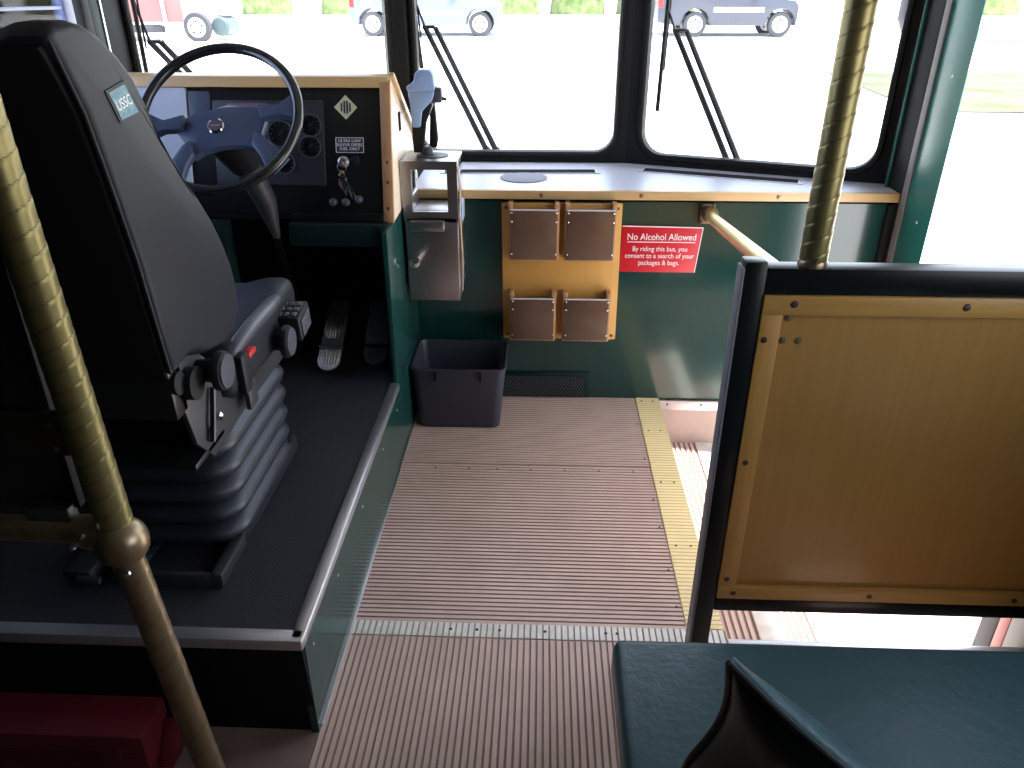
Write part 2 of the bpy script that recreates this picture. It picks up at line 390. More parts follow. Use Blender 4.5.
# ---- bushes along the far side of the lot
def bush(x, y, w, h, seed, label):
    rd = random.Random(seed); b = B(); z = gz(y)
    for k in range(int(150*w)):
        a = rd.uniform(0, 2*PI); e = rd.uniform(-.1, 1); r = rd.uniform(.75, 1.05)
        c = V((x+math.cos(a)*w/2*r*math.sqrt(max(0, 1-e*e*.8)), y+math.sin(a)*.8*r*math.sqrt(max(0, 1-e*e*.8)), z+h*.5+e*h*.5*r))
        if c.z < z+.05: c.z = z+.05
        s_ = rd.uniform(.10, .22)
        n = V((rd.uniform(-1,1), rd.uniform(-1,1), rd.uniform(-.3,1))).normalized(); u = n.orthogonal().normalized(); w_ = n.cross(u)
        b.add([c-u*s_, c-w_*s_*.6+n*.03, c+u*s_, c+w_*s_*.6+n*.03], [(0,1,2,3)])
    # dense core
    core = []
    for j in range(1, 7):
        a = PI/2*(j/7); core.append([V((x+math.cos(t)*w*.46*math.cos(a), y+math.sin(t)*.7*math.cos(a), z+math.sin(a)*h*.9)) for t in [2*PI*k/14 for k in range(14)]])
    core.insert(0, [V((x+math.cos(t)*w*.46, y+math.sin(t)*.7, z+.0)) for t in [2*PI*k/14 for k in range(14)]])
    b.loft(core)
    o = b.build('bush', M['leaf'], flat=True); tag(o, label, 'bush', 'bushes along the far edge of the lot'); return o
bush(-12.8, 38.7, 2.6, 2.4, 1, 'bush showing through the driver windscreen, far behind the parked vehicles')
bush(-9.5, 38.7, 1.7, 2.0, 2, 'green bush beyond the tail of the silver pickup')
bush(-1.5, 38.7, 2.75, 2.2, 3, 'green bush past the nose of the silver pickup, middle windscreen')
bush(1.5, 38.8, 2.75, 2.0, 4, 'bush in the middle of the centre windscreen top edge')
bush(4.5, 38.7, 2.75, 2.3, 5, 'bush beside the right frame of the centre windscreen')
bush(7.2, 38.7, 2.2, 2.2, 6, 'bush hidden mostly behind the dark parked vehicle')
bush(19.9, 38.7, 2.8, 2.4, 7, 'bush beyond the road, seen past the green door pillar')
bush(23.6, 38.7, 2.9, 2.5, 8, 'rightmost bush beyond the road outside the door')

# ---- parked vehicles
def wheel_part(x, y, z, r, parent, side=-1):
    b = B(); b.lathe([(r*.6, -.1), (r*.93, -.11), (r, -.07), (r, .07), (r*.93, .11), (r*.6, .1)], (x, y, z), (0, 1, 0), 24); w = b.build('wheel', M['tyre'], parent)
    h = B(); h.lathe([(r*.66, -.02), (r*.66, .0), (r*.60, .015), (r*.2, .0), (r*.15, .02)], (x, y-.105, z), (0, -1, 0), 20)
    for k in range(5):
        a = 2*PI*k/5+.3; c = V((x+math.cos(a)*r*.36, y-.118, z+math.sin(a)*r*.36)); 
    h.build('hubcap', M['hub'], w)
    for k in range(5):
        a = 2*PI*k/5+.3; q = B(); q.lathe([(r*.09, -.004), (r*.09, .012)], (x+math.cos(a)*r*.40, y-.113, z+math.sin(a)*r*.40), (0,-1,0), 8)
        q.build('wheel_slot', M['tyre'], w)
def car(name, label, cat, x0, x1, xw0, xw1, y, zg, prof, windows, paint, stripe=None, r=.37, tail=True, deep=1.8):
    t = thing(name, label, cat, ((x0+x1)/2, y+.9, zg))
    L_ = x1-x0
    def arch(xc):
        return [(xc-r*1.28+0, zg+r*.9)] + [(xc+math.cos(a)*r*1.25, zg+r+math.sin(a)*r*1.25) for a in [PI*(1-k/8) for k in range(9)]][0:] + [(xc+r*1.28, zg+r*.9)]
    pts = [(x0+px*L_, zg+pz) for px, pz in prof]
    low = [(x1-.02, zg+.42)] + arch(xw1)[::-1] + arch(xw0)[::-1] + [(x0+.02, zg+.42)]
    b = B(); b.prism(pts+low, 'y', y, y+deep, .03); b.build('body', paint, t)
    for w in windows:
        q = B(); q.prism([(x0+px*L_, zg+pz) for px, pz in w], 'y', y-.008, y+.02, .0); q.build('window', M['carglass'], t)
    for xc in (xw0, xw1):
        wheel_part(xc, y+.12, zg+r, r, t); wheel_part(xc, y+deep-.12, zg+r, r, t)
    if stripe:
        q = B(); q.box(xw0+r*1.5, xw1-r*1.5, y-.01, y+.01, zg+stripe[0], zg+stripe[1], .004); q.build('door_moulding', M['white'], t)
    q = B(); q.box(x1-.10, x1-.015, y+.1, y+.4, zg+.80, zg+.95, .01); q.build('headlamp', M['white'], t)
    if tail:
        q = B(); q.box(x0-.012, x0+.14, y-.012, y+.3, zg+.85, zg+1.15, .01); q.build('tail_lamp', M['redlamp'], t)
    q = B(); q.box(xw1-.95, xw1-.70, y-.16, y-.02, zg+1.10, zg+1.26, .03); q.build('door_mirror', paint, t)
    q = B(); q.box(x0-.06, x0+.1, y+.05, y+deep-.05, zg+.42, zg+.6, .02); q.build('bumper', M['alu'], t)
    return t
yc = 27.0; zc = gz(27.)
suvprof = [(0, .55), (.0, 1.05), (.03, 1.2), (.08, 1.72), (.12, 1.78), (.55, 1.78), (.60, 1.74), (.74, 1.16), (.97, 1.05), (1., .9), (1., .5)]
pickprof = [(0, .5), (.0, 1.12), (.36, 1.14), (.40, 1.74), (.44, 1.80), (.60, 1.80), (.63, 1.76), (.73, 1.20), (.96, 1.08), (1., .92), (1., .48)]
car('pickup_truck', 'silver blue pickup truck parked across the lot, seen through the centre windscreen', 'car', -6.25, -1.42, -5.55, -2.07, yc, zc, pickprof,
    [[(.42, 1.22), (.45, 1.70), (.51, 1.70), (.51, 1.22)], [(.525, 1.22), (.525, 1.70), (.60, 1.70), (.68, 1.22)]], M['carsilver'], (.62, .72))
car('sport_utility_vehicle', 'dark sport utility vehicle parked across the lot, seen through the right windscreen', 'car', 3.60, 8.0, 4.80, 7.48, yc, zc, suvprof,
    [[(.10, 1.22), (.13, 1.66), (.30, 1.66), (.30, 1.22)], [(.32, 1.22), (.32, 1.66), (.46, 1.66), (.46, 1.22)], [(.48, 1.22), (.48, 1.66), (.57, 1.66), (.70, 1.22)]], M['carblack'], (.72, .86))
vt = thing('utility_truck', 'white utility truck with red side panel and open front wheel, left windscreen', 'truck', (-12, 26, gz(25)))
zt = gz(25)
b = B(); b.box(-14.9, -11.45, 25.1, 27, zt+.45, zt+2.4, .06); b.build('body', M['carwhite'], vt)
b = B(); b.box(-12.5, -10.9, 25.04, 25.1, zt+.55, zt+1.6, .02); b.build('side_panel', mat('faded_red_paint', (.34, .10, .10), .5), vt)
b = B(); b.box(-14.6, -11.6, 25.02, 25.3, zt+.25, zt+.45, .03); b.build('side_step', M['tyre'], vt)
b = B(); b.box(-11.4, -9.7, 25.5, 26.8, zt+.7, zt+1.2, .15); b.build('hood', M['carwhite'], vt)
b = B(); b.lathe([(.22, -.5), (.28, -.45), (.28, .45), (.22, .5)], (-9.95, 25.9, zt+.42), (0, 1, 0), 20); b.build('barrel_bumper', mat('dull_green_paint', (.06, .09, .10), .5), vt)
wheel_part(-10.55, 25.2, zt+.40, .42, vt); wheel_part(-13.7, 25.2, zt+.5, .5, vt)
b = B(); b.cyl((-11.4, 24.95, zt+.2), (-11.45, 24.95, zt+2.6), .05, seg=8); b.build('marker_rod', M['white'], vt)

# ---- wipers
def wiper(label, piv, tip, b0, b1, off):
    t = thing('windscreen_wiper', label, 'wiper', piv, 'wipers outside the windscreens')
    o = V(off)
    q = B(); q.cyl(piv, tip, .0135, .011, 8); q.build('wiper_arm', M['blackp'], t)
    q = B(); q.cyl(V(piv)+o, V(tip)+o, .0135, .011, 8); q.build('wiper_arm', M['blackp'], t)
    q = B(); q.cyl(V(piv)+V((0, .04, 0)), V(piv)-V((0, .012, 0)), .016, seg=12); q.cyl(V(piv)+o+V((0, .04, 0)), V(piv)+o-V((0, .012, 0)), .016, seg=12); q.build('pivot', M['blackp'], t)
    q = B(); q.cyl(V(tip)-V((.01, 0, 0)), V(tip)+o, .007, seg=8); m_ = (V(b0)+V(b1))/2
    q.cyl(V(tip), m_, .005, seg=8); q.build('link', M['blackp'], t)
    q = B(); q.cyl(b0, b1, .009, .008, 8); w = (V(b1)-V(b0))
    q.cyl(V(b0)+w*.2+V((.012, .01, 0)), V(b0)+w*.8+V((.012, .01, 0)), .004, seg=6); q.build('wiper_blade', M['rubber'], t)
wiper('double-arm wiper over the centre windscreen, above the wooden shelf', (-.244, 3.46, .885), (-.494, 3.46, 1.382), (-.512, 3.44, 1.225), (-.565, 3.44, 1.80), (.042, 0, 0))
wiper('double-arm wiper over the right windscreen, left of the brass pole', (.769, 3.257, .885), (.519, 3.35, 1.377), (.476, 3.355, 1.07), (.490, 3.355, 1.85), (.042, -.016, 0))
wiper('wiper behind the steering wheel at the left windscreen edge', (-1.20, 3.18, .95), (-1.479, 3.073, 1.343), (-1.505, 3.05, 1.20), (-1.50, 3.05, 1.80), (.035, .012, 0))
# exterior mirror
t = thing('exterior_mirror', 'dark exterior mirror outside the right windscreen, behind the green pillar', 'mirror', (1.45, 3.15, 1.3))
b = B(); b.prism([(1.352, 1.34), (1.40, 1.30), (1.545, 1.30), (1.585, 1.34), (1.61, 1.9), (1.31, 1.9), (1.31, 1.42)], 'y', 3.12, 3.20, .015); b.build('housing', M['purple'], t)
b = B(); b.box(1.375, 1.555, 3.112, 3.119, 1.36, 1.86, .002); b.build('mirror_glass', M['carglass'], t)
b = B(); b.cyl((1.36, 3.03, 1.88), (1.45, 3.17, 1.88), .014, seg=10); b.build('arm', M['blackm'], t)

# ================================================================== INTERIOR THINGS
# ---- driver platform
t = thing('driver_platform', 'raised driver platform, black carpet top with metal edging and green side', 'platform', (-1., 1.7, 0))
b = B(); b.box(-1.515, -.505, 1.175, 2.93, .285, .300); b.build('carpet', M['carpet'], t)
b = B(); b.prism([(-.502, 1.165), (-.485, 1.165), (-.485, 2.82), (-.502, 2.82)], 'z', .0, .298)
b.build('side_panel', M['greenside'], t)
b = B(); b.prism([(1.172, .0), (1.15, .275), (1.165, .288), (1.187, .288), (1.19, .0)], 'x', -1.515, -.487); b.build('kick_panel', M['riserblk'], t)
b = B(); b.box(-.512, -.480, 1.148, 2.33, .276, .306, .006); b.box(-1.515, -.481, 1.142, 1.178, .276, .306, .006); b.build('edge_trim', M['alu'], t)
b = B(); b.box(-.489, -.479, 1.18, 2.82, .001, .010, .003); b.build('floor_bead', M['alu'], t)
for y in (1.2, 1.42, 1.7, 2.0, 2.25):
    q = B(); q.lathe([(.004, 0), (.003, .002)], (-.4795, y, .24), (1,0,0), 8); q.build('screw', M['alu'], t)

# ---- dashboard
def DY(z): return 2.452+(z-.84)*.262        # instrument face leans away with height
DN = V((0, -1, .262)).normalized(); DU = V((0, .262, 1)).normalized(); DX = V((1, 0, 0))
t = dash = thing('dashboard', 'black dashboard with gauges, oak surround and green console sides', 'dashboard', (-.95, 2.6, .3))
b = B(); b.prism([(2.458, .86), (2.56, 1.243), (2.66, 1.243), (2.98, 1.0), (2.98, .84), (2.458, .84)], 'x', -1.50, -.512, .003); b.build('housing', M['blackp'], t)
b = B(); b.prism([(2.535, 1.240), (2.545, 1.272), (2.60, 1.278), (2.99, 1.03), (3.0, 1.00), (2.66, 1.235)], 'x', -1.50, -.487, .003); b.build('top_rail', M['oak'], t)
b = B(); b.prism([(2.553, 1.262), (2.575, 1.272), (2.60, 1.262), (2.98, 1.005), (3.0, .86), (2.80, .838), (2.452, .832)], 'x', -.511, -.484, .002)
b.build('end_panel', M['oakside'], t)
b = B(); b.prism([(2.538, 1.255), (2.556, 1.265), (2.462, .832), (2.443, .832)], 'x', -.515, -.482, .002); ep = b.build('end_trim', M['oakv'], t)
b = B(); b.prism([(2.557, 1.272), (2.575, 1.283), (3.0, 1.018), (2.99, 1.0)], 'x', -.49, -.472, .002); b.build('end_rail', M['oak'], t)
screws('bolt', [V((-.498, DY(z)-.012, z)) for z in (1.20, 1.02, .96, .88)], .006, ep, None, DN)
# slot seen in the side panel
b = B(); b.box(-.4845, -.4815, 2.66, 2.69, 1.09, 1.15, .001); b.build('slot', M['void'], t)
# lower consoles, green
b = B(); b.box(-.502, -.485, 2.33, 2.82, .30, .835, .003); b.build('console_side', M['greenside'], t)
b = B(); b.box(-.82, -.502, 2.40, 2.455, .765, .838, .003); b.build('console_shelf', M['dkgreen'], t)
b = B(); b.box(-1.50, -1.03, 2.40, 2.46, .35, .838, .004); b.build('console_box', M['dkgreen'], t)
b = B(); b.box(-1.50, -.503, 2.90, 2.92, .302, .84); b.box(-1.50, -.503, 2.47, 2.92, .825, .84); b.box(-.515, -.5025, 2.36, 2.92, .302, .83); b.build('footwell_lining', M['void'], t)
def dplate(x0, x1, z0, z1, h, m, name, bev=.002, parent=None, h0=-.004):
    """a plate lying on the leaning face"""
    T = Matrix(((1, 0, 0, 0), (0, DU.y, -DN.y*-1 if False else DN.y, 0), (0, DU.z, DN.z, 0), (0, 0, 0, 1)))
    # local: x, u (up face), n (out)
    zm = 0
    o = V((0, DY(.84), .84)); u0 = (z0-.84)/DU.z; u1 = (z1-.84)/DU.z
    T = Matrix.Translation(o) @ T
    q = B(); q.box(x0, x1, u0, u1, h0, h, bev, T); return q.build(name, m, parent or dash)
def dpt(x, z, h=0): return V((x, DY(z), z))+DN*h
dplate(-1.49, -.515, .86, 1.235, .004, M['blackm'], 'instrument_panel')
cl = dplate(-1.06, -.70, .945, 1.20, .010, M['cluster'], 'gauge_cluster', .006)
dplate(-1.01, -.88, 1.155, 1.19, .014, M['pink'], 'display')
dplate(-1.135, -1.065, 1.04, 1.225, .012, M['dashblue'], 'switch_panel', .004)
lp = dplate(-1.44, -1.14, .95, 1.235, .016, M['dashleft'], 'side_instrument_panel', .004)
for (gx, gzz, r) in ((-.742, 1.125, .034), (-.745, 1.062, .034), (-.83, 1.012, .032), (-.955, 1.08, .062), (-.84, 1.10, .040)):
    q = B(); q.lathe([(r, -.002), (r*1.05, .004), (r*1.05, .012), (r*.93, .013), (r*.9, .007)], dpt(gx, gzz, .008), DN, 28)
    g = q.build('gauge', M['blackm'], dash)
    q = B(); q.lathe([(r*.9, 0), (r*.9, .001)], dpt(gx, gzz, .014), DN, 24); q.build('dial', M['dial'], g)
    q = B()
    for k in range(9):
        a = math.radians(-30+k*30); c = dpt(gx, gzz, .0165)
        d = DX*math.cos(a)+DU*math.sin(a); s_ = DX*-math.sin(a)+DU*math.cos(a)
        q.add([c+d*r*.68-s_*r*.03, c+d*r*.84-s_*r*.03, c+d*r*.84+s_*r*.03, c+d*r*.68+s_*r*.03], [(0,1,2,3)])
    c = dpt(gx, gzz, .018); d = (DX*.7+DU*.7).normalized(); s_ = (DU*.7-DX*.7).normalized()
    q.add([c-d*r*.1-s_*r*.04, c+d*r*.7, c-d*r*.1+s_*r*.04], [(0,1,2)]); q.build('needle', M['tick'], g, flat=True)
    q = B(); q.lathe([(r*1.06, .011), (r*1.06, .0145), (r*.97, .0145), (r*.97, .011)], dpt(gx, gzz, .008), DN, 28, cap=False); q.build('bezel', M['greyp'], g)
# knob lever on left pale panel
q = B(); q.cyl(dpt(-1.345, 1.135, .01), dpt(-1.33, 1.175, .07), .007, seg=10); lv = q.build('control_lever', M['blackm'], dash)
q = B(); q.sphere(dpt(-1.33, 1.178, .075), .019); q.build('knob', M['blackp'], lv)
q = B(); q.lathe([(.022, 0), (.022, .012), (.016, .02)], dpt(-1.30, 1.135, .016), DN, 18); q.build('rotary_knob', M['blackp'], dash)
# diamond sticker with bars
dz = 1.19; dx = -.628; R_ = .037
q = B(); T = Matrix(((1, 0, 0, 0), (0, DU.y, DN.y, 0), (0, DU.z, DN.z, 0), (0, 0, 0, 1)))
def dface(pts, h0, h1, m, name, parent=dash, bev=0.):
    q = B(); q.prism(pts, 'z', h0, h1, bev, Matrix.Translation(V((0, DY(.84), .84))) @ T); return q.build(name, m, parent, flat=True)
u_ = (dz-.84)/DU.z-.01
ds = dface([(dx-R_, u_), (dx, u_-R_), (dx+R_, u_), (dx, u_+R_)], .004, .006, M['stick'], 'diamond_sticker')
for k, (o_, hh) in enumerate(((-.013, .016), (-.004, .024), (.005, .024), (.014, .016))):
    dface([(dx+o_-.0026, u_-hh*.8), (dx+o_+.0026, u_-hh*.8), (dx+o_+.0026, u_+hh*.8), (dx+o_-.0026, u_+hh*.8)], .006, .007, M['plate'], 'emblem_bar', ds)
pl = dplate(-.665, -.573, 1.045, 1.092, .0065, M['plate'], 'fuel_notice')
for (a0, a1, z0, z1) in ((-.664, -.574, 1.0895, 1.0910), (-.664, -.574, 1.0460, 1.0475), (-.664, -.6625, 1.046, 1.091), (-.5755, -.574, 1.046, 1.091)):
    dplate(a0, a1, z0, z1, .0075, M['white'], 'border', 0., pl)
for s_, zz in (('ULTRA LOW', 1.081), ('SULFUR DIESEL', 1.069), ('FUEL ONLY', 1.057)):
    text('lettering', s_, .0128, dpt(-.619, zz, .0070), DX, DU, M['white'], pl)
text('lettering', 'CAUTION', .009, dpt(-.60, 1.228, .0046), DX, DU, M['tick'], dash) if False else None
# ignition lock and knobs
q = B(); q.lathe([(.018, 0), (.018, .010), (.012, .014), (.011, .02)], dpt(-.640, 1.018, .004), DN, 20); q.build('ignition_lock', M['steel'], dash)
q = B(); q.lathe([(.016, 0), (.016, .007), (.009, .010)], dpt(-.605, 1.020, .004), DN, 20); q.build('key_lock', M['blackp'], dash)
for x_ in (-.675, -.635, -.592):
    q = B(); q.lathe([(.011, 0), (.009, .01), (.013, .018), (.012, .026), (.006, .03)], dpt(x_, .895+(.01 if x_ > -.6 else 0), .004), DN, 16); q.build('pull_knob', M['greyp'], dash)
# lower skirt below instruments
q = B(); q.box(-.82, -.515, 2.43, 2.456, .838, .862, .002); q.build('lower_trim', M['blackm'], dash)

# ---- key ring
t = thing('key_ring', 'bunch of keys with copper tag hanging from the ignition', 'keys', dpt(-.640, 1.0, .03))
def circ(c, ex, ey, r, n=20): return [V(c)+V(ex)*r*math.cos(2*PI*k/n)+V(ey)*r*math.sin(2*PI*k/n) for k in range(n)]
q = B(); q.tube(circ(dpt(-.642, 1.002, .030), (1,0,0), (0,0,1), .015), .0016, 6, closed=True); q.build('ring', M['chrome'], t)
q = B(); q.prism([(-.646, 1.0), (-.634, 1.0), (-.624, .955), (-.640, .935), (-.654, .955)], 'y', 2.452, 2.456, .001); q.build('tag', M['orange'], t)
q = B(); q.box(-.6455, -.6345, DY(1.018)-.045, DY(1.018)-.018, 1.012, 1.022, .002); q.build('key_bow', M['steel'], t)
for a, l in ((.12, .07), (.34, .085), (.5, .10), (.25, .06)):
    c = V((-.640, 2.446-a*.01, .992)); R = Matrix.Translation(c) @ Matrix.Rotation(-a, 4, 'Y')
    q = B(); q.box(-.009, .009, -.0012, .0012, -.024, 0, .003, R); q.box(-.0035, .0035, -.001, .001, -l, -.02, .001, R); q.build('key', M['chrome'], t)

# ---- steering wheel
el = math.radians(40); WC = V((-.8905, 2.168, 1.199))
n = V((0, -math.cos(el), math.sin(el))); ux = V((1, 0, 0)); uy = n.cross(ux)
if uy.z < 0: uy = -uy
def WP(x, y, h=0): return WC+ux*x+uy*y+n*h
t = thing('steering_wheel', 'large black rimmed steering wheel with blue grey four-spoke hub', 'steering wheel', WC)
q = B(); q.tube([WP(math.cos(a)*.219, math.sin(a)*.219) for a in [2*PI*k/72 for k in range(72)]], .0145, 14, closed=True); q.build('rim', M['rimblack'], t)
TW = Matrix(((ux.x, uy.x, n.x, WC.x), (ux.y, uy.y, n.y, WC.y), (ux.z, uy.z, n.z, WC.z), (0, 0, 0, 1))) @ Matrix.Rotation(math.radians(9), 4, 'Z')
S = .222
def wpoly(pts, h0, h1, m, name, parent, bev=.003):
    q = B(); q.prism([(x*S, y*S) for x, y in pts], 'z', h0, h1, bev, TW); return q.build(name, m, parent)
hub = wpoly([(-.60, .10), (-.34, .19), (0, .23), (.34, .19), (.60, .10), (.55, -.02), (.47, -.25), (.40, -.44), (.26, -.36), (0, -.33), (-.26, -.36), (-.40, -.44), (-.47, -.25), (-.60, -.04)], -.050, -.024, M['wheelblue'], 'hub', t, .006)
for s_ in (-1, 1):
    wpoly([(s_*x, y) for x, y in [(.46, .14), (.72, .10), (.90, .22), (.97, .16), (.985, -.08), (.94, -.22), (.88, -.10), (.74, -.04), (.50, -.06)]], -.034, -.006, M['wheelblue'], 'spoke', t, .004)
    wpoly([(s_*x, y) for x, y in [(.40, -.22), (.50, -.28), (.62, -.44), (.76, -.56), (.80, -.62), (.60, -.80), (.52, -.74), (.46, -.56), (.36, -.40)]], -.034, -.008, M['wheelblue'], 'spoke', t, .004)
q = B(); q.lathe([(.022, 0), (.024, .004), (.021, .007), (.018, .004)], WP(-.018, -.012, -.024), n, 28); bd = q.build('badge_ring', M['chrome'], t)
q = B(); q.lathe([(.018, 0), (.018, .001)], WP(-.018, -.012, -.0175), n, 24); q.build('badge', mat('badge_violet', (.10, .06, .13), .4), bd)
q = B(); q.prism([(-.032, -.013), (-.007, -.013), (-.007, -.008), (-.032, -.008)], 'z', -.0165, -.0150, 0, TW); q.build('badge_bar', M['chrome'], bd)
q = B(); q.loft([[WP(math.cos(a)*r, math.sin(a)*r*.9-dy, h) for a in [2*PI*k/24 for k in range(24)]] for r, h, dy in ((.075, -.052, 0), (.085, -.06, 0), (.075, -.09, .01), (.06, -.16, .02), (.05, -.19, .03))]); q.build('column_shroud', M['greyp'] if False else M['blackp'], t)
q = B(); q.tube([WP(0, -.02, -.15), (-.865, 2.36, .92), (-.855, 2.385, .80)], [.040, .034, .012], 16); q.build('column', M['seatframe'], t)
q = B(); q.tube([(-.865, 2.37, .90), (-.87, 2.50, .60), (-.87, 2.60, .305)], .014, 10); q.build('steering_shaft', M['void'], t)


# ---- pedals
def pedal(label, x, y0, z0, y1, z1, w, tail, m):
    t = thing('floor_pedal', label, 'pedal', (x, y0, .30))
    d = V((0, y1-y0, z1-z0)); L_ = d.length; d.normalize(); nn = V((0, -d.z, d.y)); sh = .02
    T = Matrix(((1, sh/.2*0, 0, x), (0, d.y, nn.y, y0), (0, d.z, nn.z, z0), (0, 0, 0, 1)))
    # slightly leaning to the right as it rises
    T = T @ Matrix.Rotation(math.radians(-2), 4, 'Z')
    q = B(); q.box(-w/2, w/2, tail, L_, -.006, .004, .006, T); q.build('treadle', m, t)
    q = B()
    pts = [(w/2*math.cos(a), .002+w/2+0*L_+w/2*math.sin(a)) for a in [PI+PI*k/10 for k in range(11)]]
    q.prism(pts+[(w/2, tail-.012), (-w/2, tail-.012)], 'z', -.006, .004, .002, T); q.build('heel_plate', M['alu'] if m is M['seatframe'] else m, t)
    q = B()
    for k in range(7):
        xx = -w/2+w*(k+.7)/8
        q.box(xx-.0016, xx+.0016, w*.28, tail-.02, .004, .0065, 0, T)
        q.box(xx-.0016, xx+.0016, tail+.03, L_-.02, .004, .0065, 0, T)
    q.build('tread_ribs', M['chrome'] if m is M['seatframe'] else m, t)
    if m is M['seatframe']:
        q = B(); q.cyl(T @ V((-w/2-.004, tail-.006, .002)), T @ V((w/2+.004, tail-.006, .002)), .006, seg=10); q.build('hinge', M['chrome'], t)
    q = B(); q.cyl((x, y1-.02, z1-.03), (x, y1+.12, .302), .012, seg=10); q.build('linkage', M['blackm'], t)
    return t
pedal('accelerator pedal, long ribbed metal treadle on the platform', -.742, 2.37, .325, 2.61, .50, .080, .10, M['seatframe'])
pedal('dark brake pedal between the accelerator and the green console side', -.585, 2.42, .325, 2.60, .50, .085, .08, M['blackp'])

# ---- driver seat
t = seat = thing('driver_chair', 'high-backed dark vinyl driver seat on a grey bellows suspension base', 'driver seat', (-.9, 1.6, .30))
SX0, SX1 = -1.16, -.648
# backrest side profile (y,z), counter-clockwise from the bottom rear
prof = [(1.19, .90), (1.175, 1.03), (1.165, 1.12), (1.14, 1.25), (1.118, 1.35), (1.085, 1.42), (1.068, 1.452), (1.085, 1.468), (1.129, 1.470), (1.165, 1.463), (1.20, 1.447), (1.238, 1.420), (1.272, 1.386),
        (1.298, 1.34), (1.320, 1.292), (1.350, 1.25), (1.385, 1.200), (1.425, 1.155), (1.463, 1.106), (1.495, 1.05), (1.517, .996), (1.526, .94), (1.515, .895), (1.48, .865), (1.42, .855), (1.34, .872), (1.26, .90)]
def cent(p): return (sum(a for a, _ in p)/len(p), sum(c for _, c in p)/len(p))
def inset(p, d):
    n_ = len(p); out = []
    for i in range(n_):
        a = V(p[i-1]); c = V(p[(i+1) % n_]); tg = (c-a)
        if tg.length < 1e-6: out.append(p[i]); continue
        tg.normalize(); nr = V((-tg.y, tg.x))
        # inward = toward centroid
        ce = V(cent(p))
        if (ce-V(p[i])).dot(nr) < 0: nr = -nr
        out.append(tuple(V(p[i])+nr*d))
    return out
def xprism_soft(profile, x0, x1, r, low=None):
    b = B(); loops = []
    st = []
    for k in range(6):
        a = PI/2*k/5; st.append((x0+r*(1-math.sin(a)), r*(1-math.cos(a))))
    left = [(x0+r*(1-math.cos(PI/2*k/5)), r*(1-math.sin(PI/2*k/5))) for k in range(6)]
    right = [(x1-r*(1-math.cos(PI/2*k/5)), r*(1-math.sin(PI/2*k/5))) for k in range(5, -1, -1)]
    mid = []
    if low:
        w = x1-x0
        for f_, d_ in ((.10, 0), (.16, .5), (.22, 1), (.78, 1), (.84, .5), (.90, 0)): mid.append((x0+w*f_, -low*d_))
    for x, d in left+mid+right:
        if d >= 0: pr = inset(profile, d) if d > 1e-5 else profile
        else: pr = [(y+(-d*1.3 if y < cent(profile)[0]-.0 and False else 0), z+d if z > cent(profile)[1] else z) for y, z in profile]
        loops.append([(x, y, z) for y, z in pr])
    b.loft(loops, cap=False); n_ = len(profile)
    for l in (loops[0], loops[-1]):
        b.add(l, [(i, i+1, n_-2-i, n_-1-i) if i+1 < n_-2-i else (i, i+1, n_-1-i) for i in range(n_//2) if i+1 <= n_-2-i])
    bmesh.ops.remove_doubles(b.bm, verts=b.bm.verts[:], dist=1e-6)
    return b
xprism_soft(prof, SX0, SX1, .014, low=.022).build('backrest', M['vinyl'], seat, angle=50)
# black rear shell, just proud of the vinyl
rear = [(1.205, .84), (1.183, .90), (1.167, 1.03), (1.156, 1.12), (1.131, 1.25), (1.108, 1.35), (1.074, 1.42), (1.060, 1.44), (1.085, 1.445), (1.11, 1.42), (1.14, 1.35), (1.165, 1.25), (1.19, 1.12), (1.21, 1.0), (1.23, .86)]
b = B(); b.prism(rear, 'x', SX0+.012, SX1-.014, .006); b.build('rear_shell', M['seatback'], seat)
b = B(); b.tube([(SX1-.006, y-.001, z) for y, z in [(1.19, .90), (1.175, 1.03), (1.165, 1.12), (1.14, 1.25), (1.118, 1.35), (1.090, 1.415), (1.078, 1.445), (1.095, 1.462)]], .0035, 8); b.build('piping', M['vinyl'], seat)
# logo patch on the bolster
def q3(p): return V((SX1+.001, p[0], p[1]))
pc = [(1.172, 1.374), (1.232, 1.383), (1.262, 1.330), (1.196, 1.325)]
b = B(); b.prism(pc, 'x', SX1-.002, SX1+.002); pt = b.build('logo_patch', M['blackp'], seat)
cp = V(cent(pc)); b = B(); b.prism([tuple(cp+(V(p)-cp)*.84) for p in pc], 'x', SX1+.001, SX1+.003); b.build('logo_field', M['patchblue'], pt)
text('lettering', 'USSC', .023, (SX1+.0035, 1.2155, 1.352), (0, 1, .14), (0, -.35, 1), M['white'], pt, ext=.0004, sx=.9)
# cushion
cprof = [(1.38, .75), (1.37, .80), (1.39, .83), (1.45, .845), (1.55, .846), (1.68, .846), (1.76, .855), (1.815, .862), (1.85, .85), (1.865, .815), (1.855, .765), (1.82, .735), (1.75, .72), (1.5, .72), (1.42, .725)]
b = xprism_soft(cprof, SX0-.01, SX1+.012, .03, low=.016); b.build('cushion', M['vinyl'], seat, angle=50)
b = B(); b.tube([(-.650, 1.42, .815), (-.648, 1.47, .832), (-.648, 1.56, .836), (-.648, 1.66, .836), (-.650, 1.735, .834), (-.655, 1.77, .826)], [.008, .016, .018, .018, .014, .006], 12); b.build('bolster_highlight', M['greyp'], seat)  # bolster edge in lighter grey, painting the highlight along the cushion
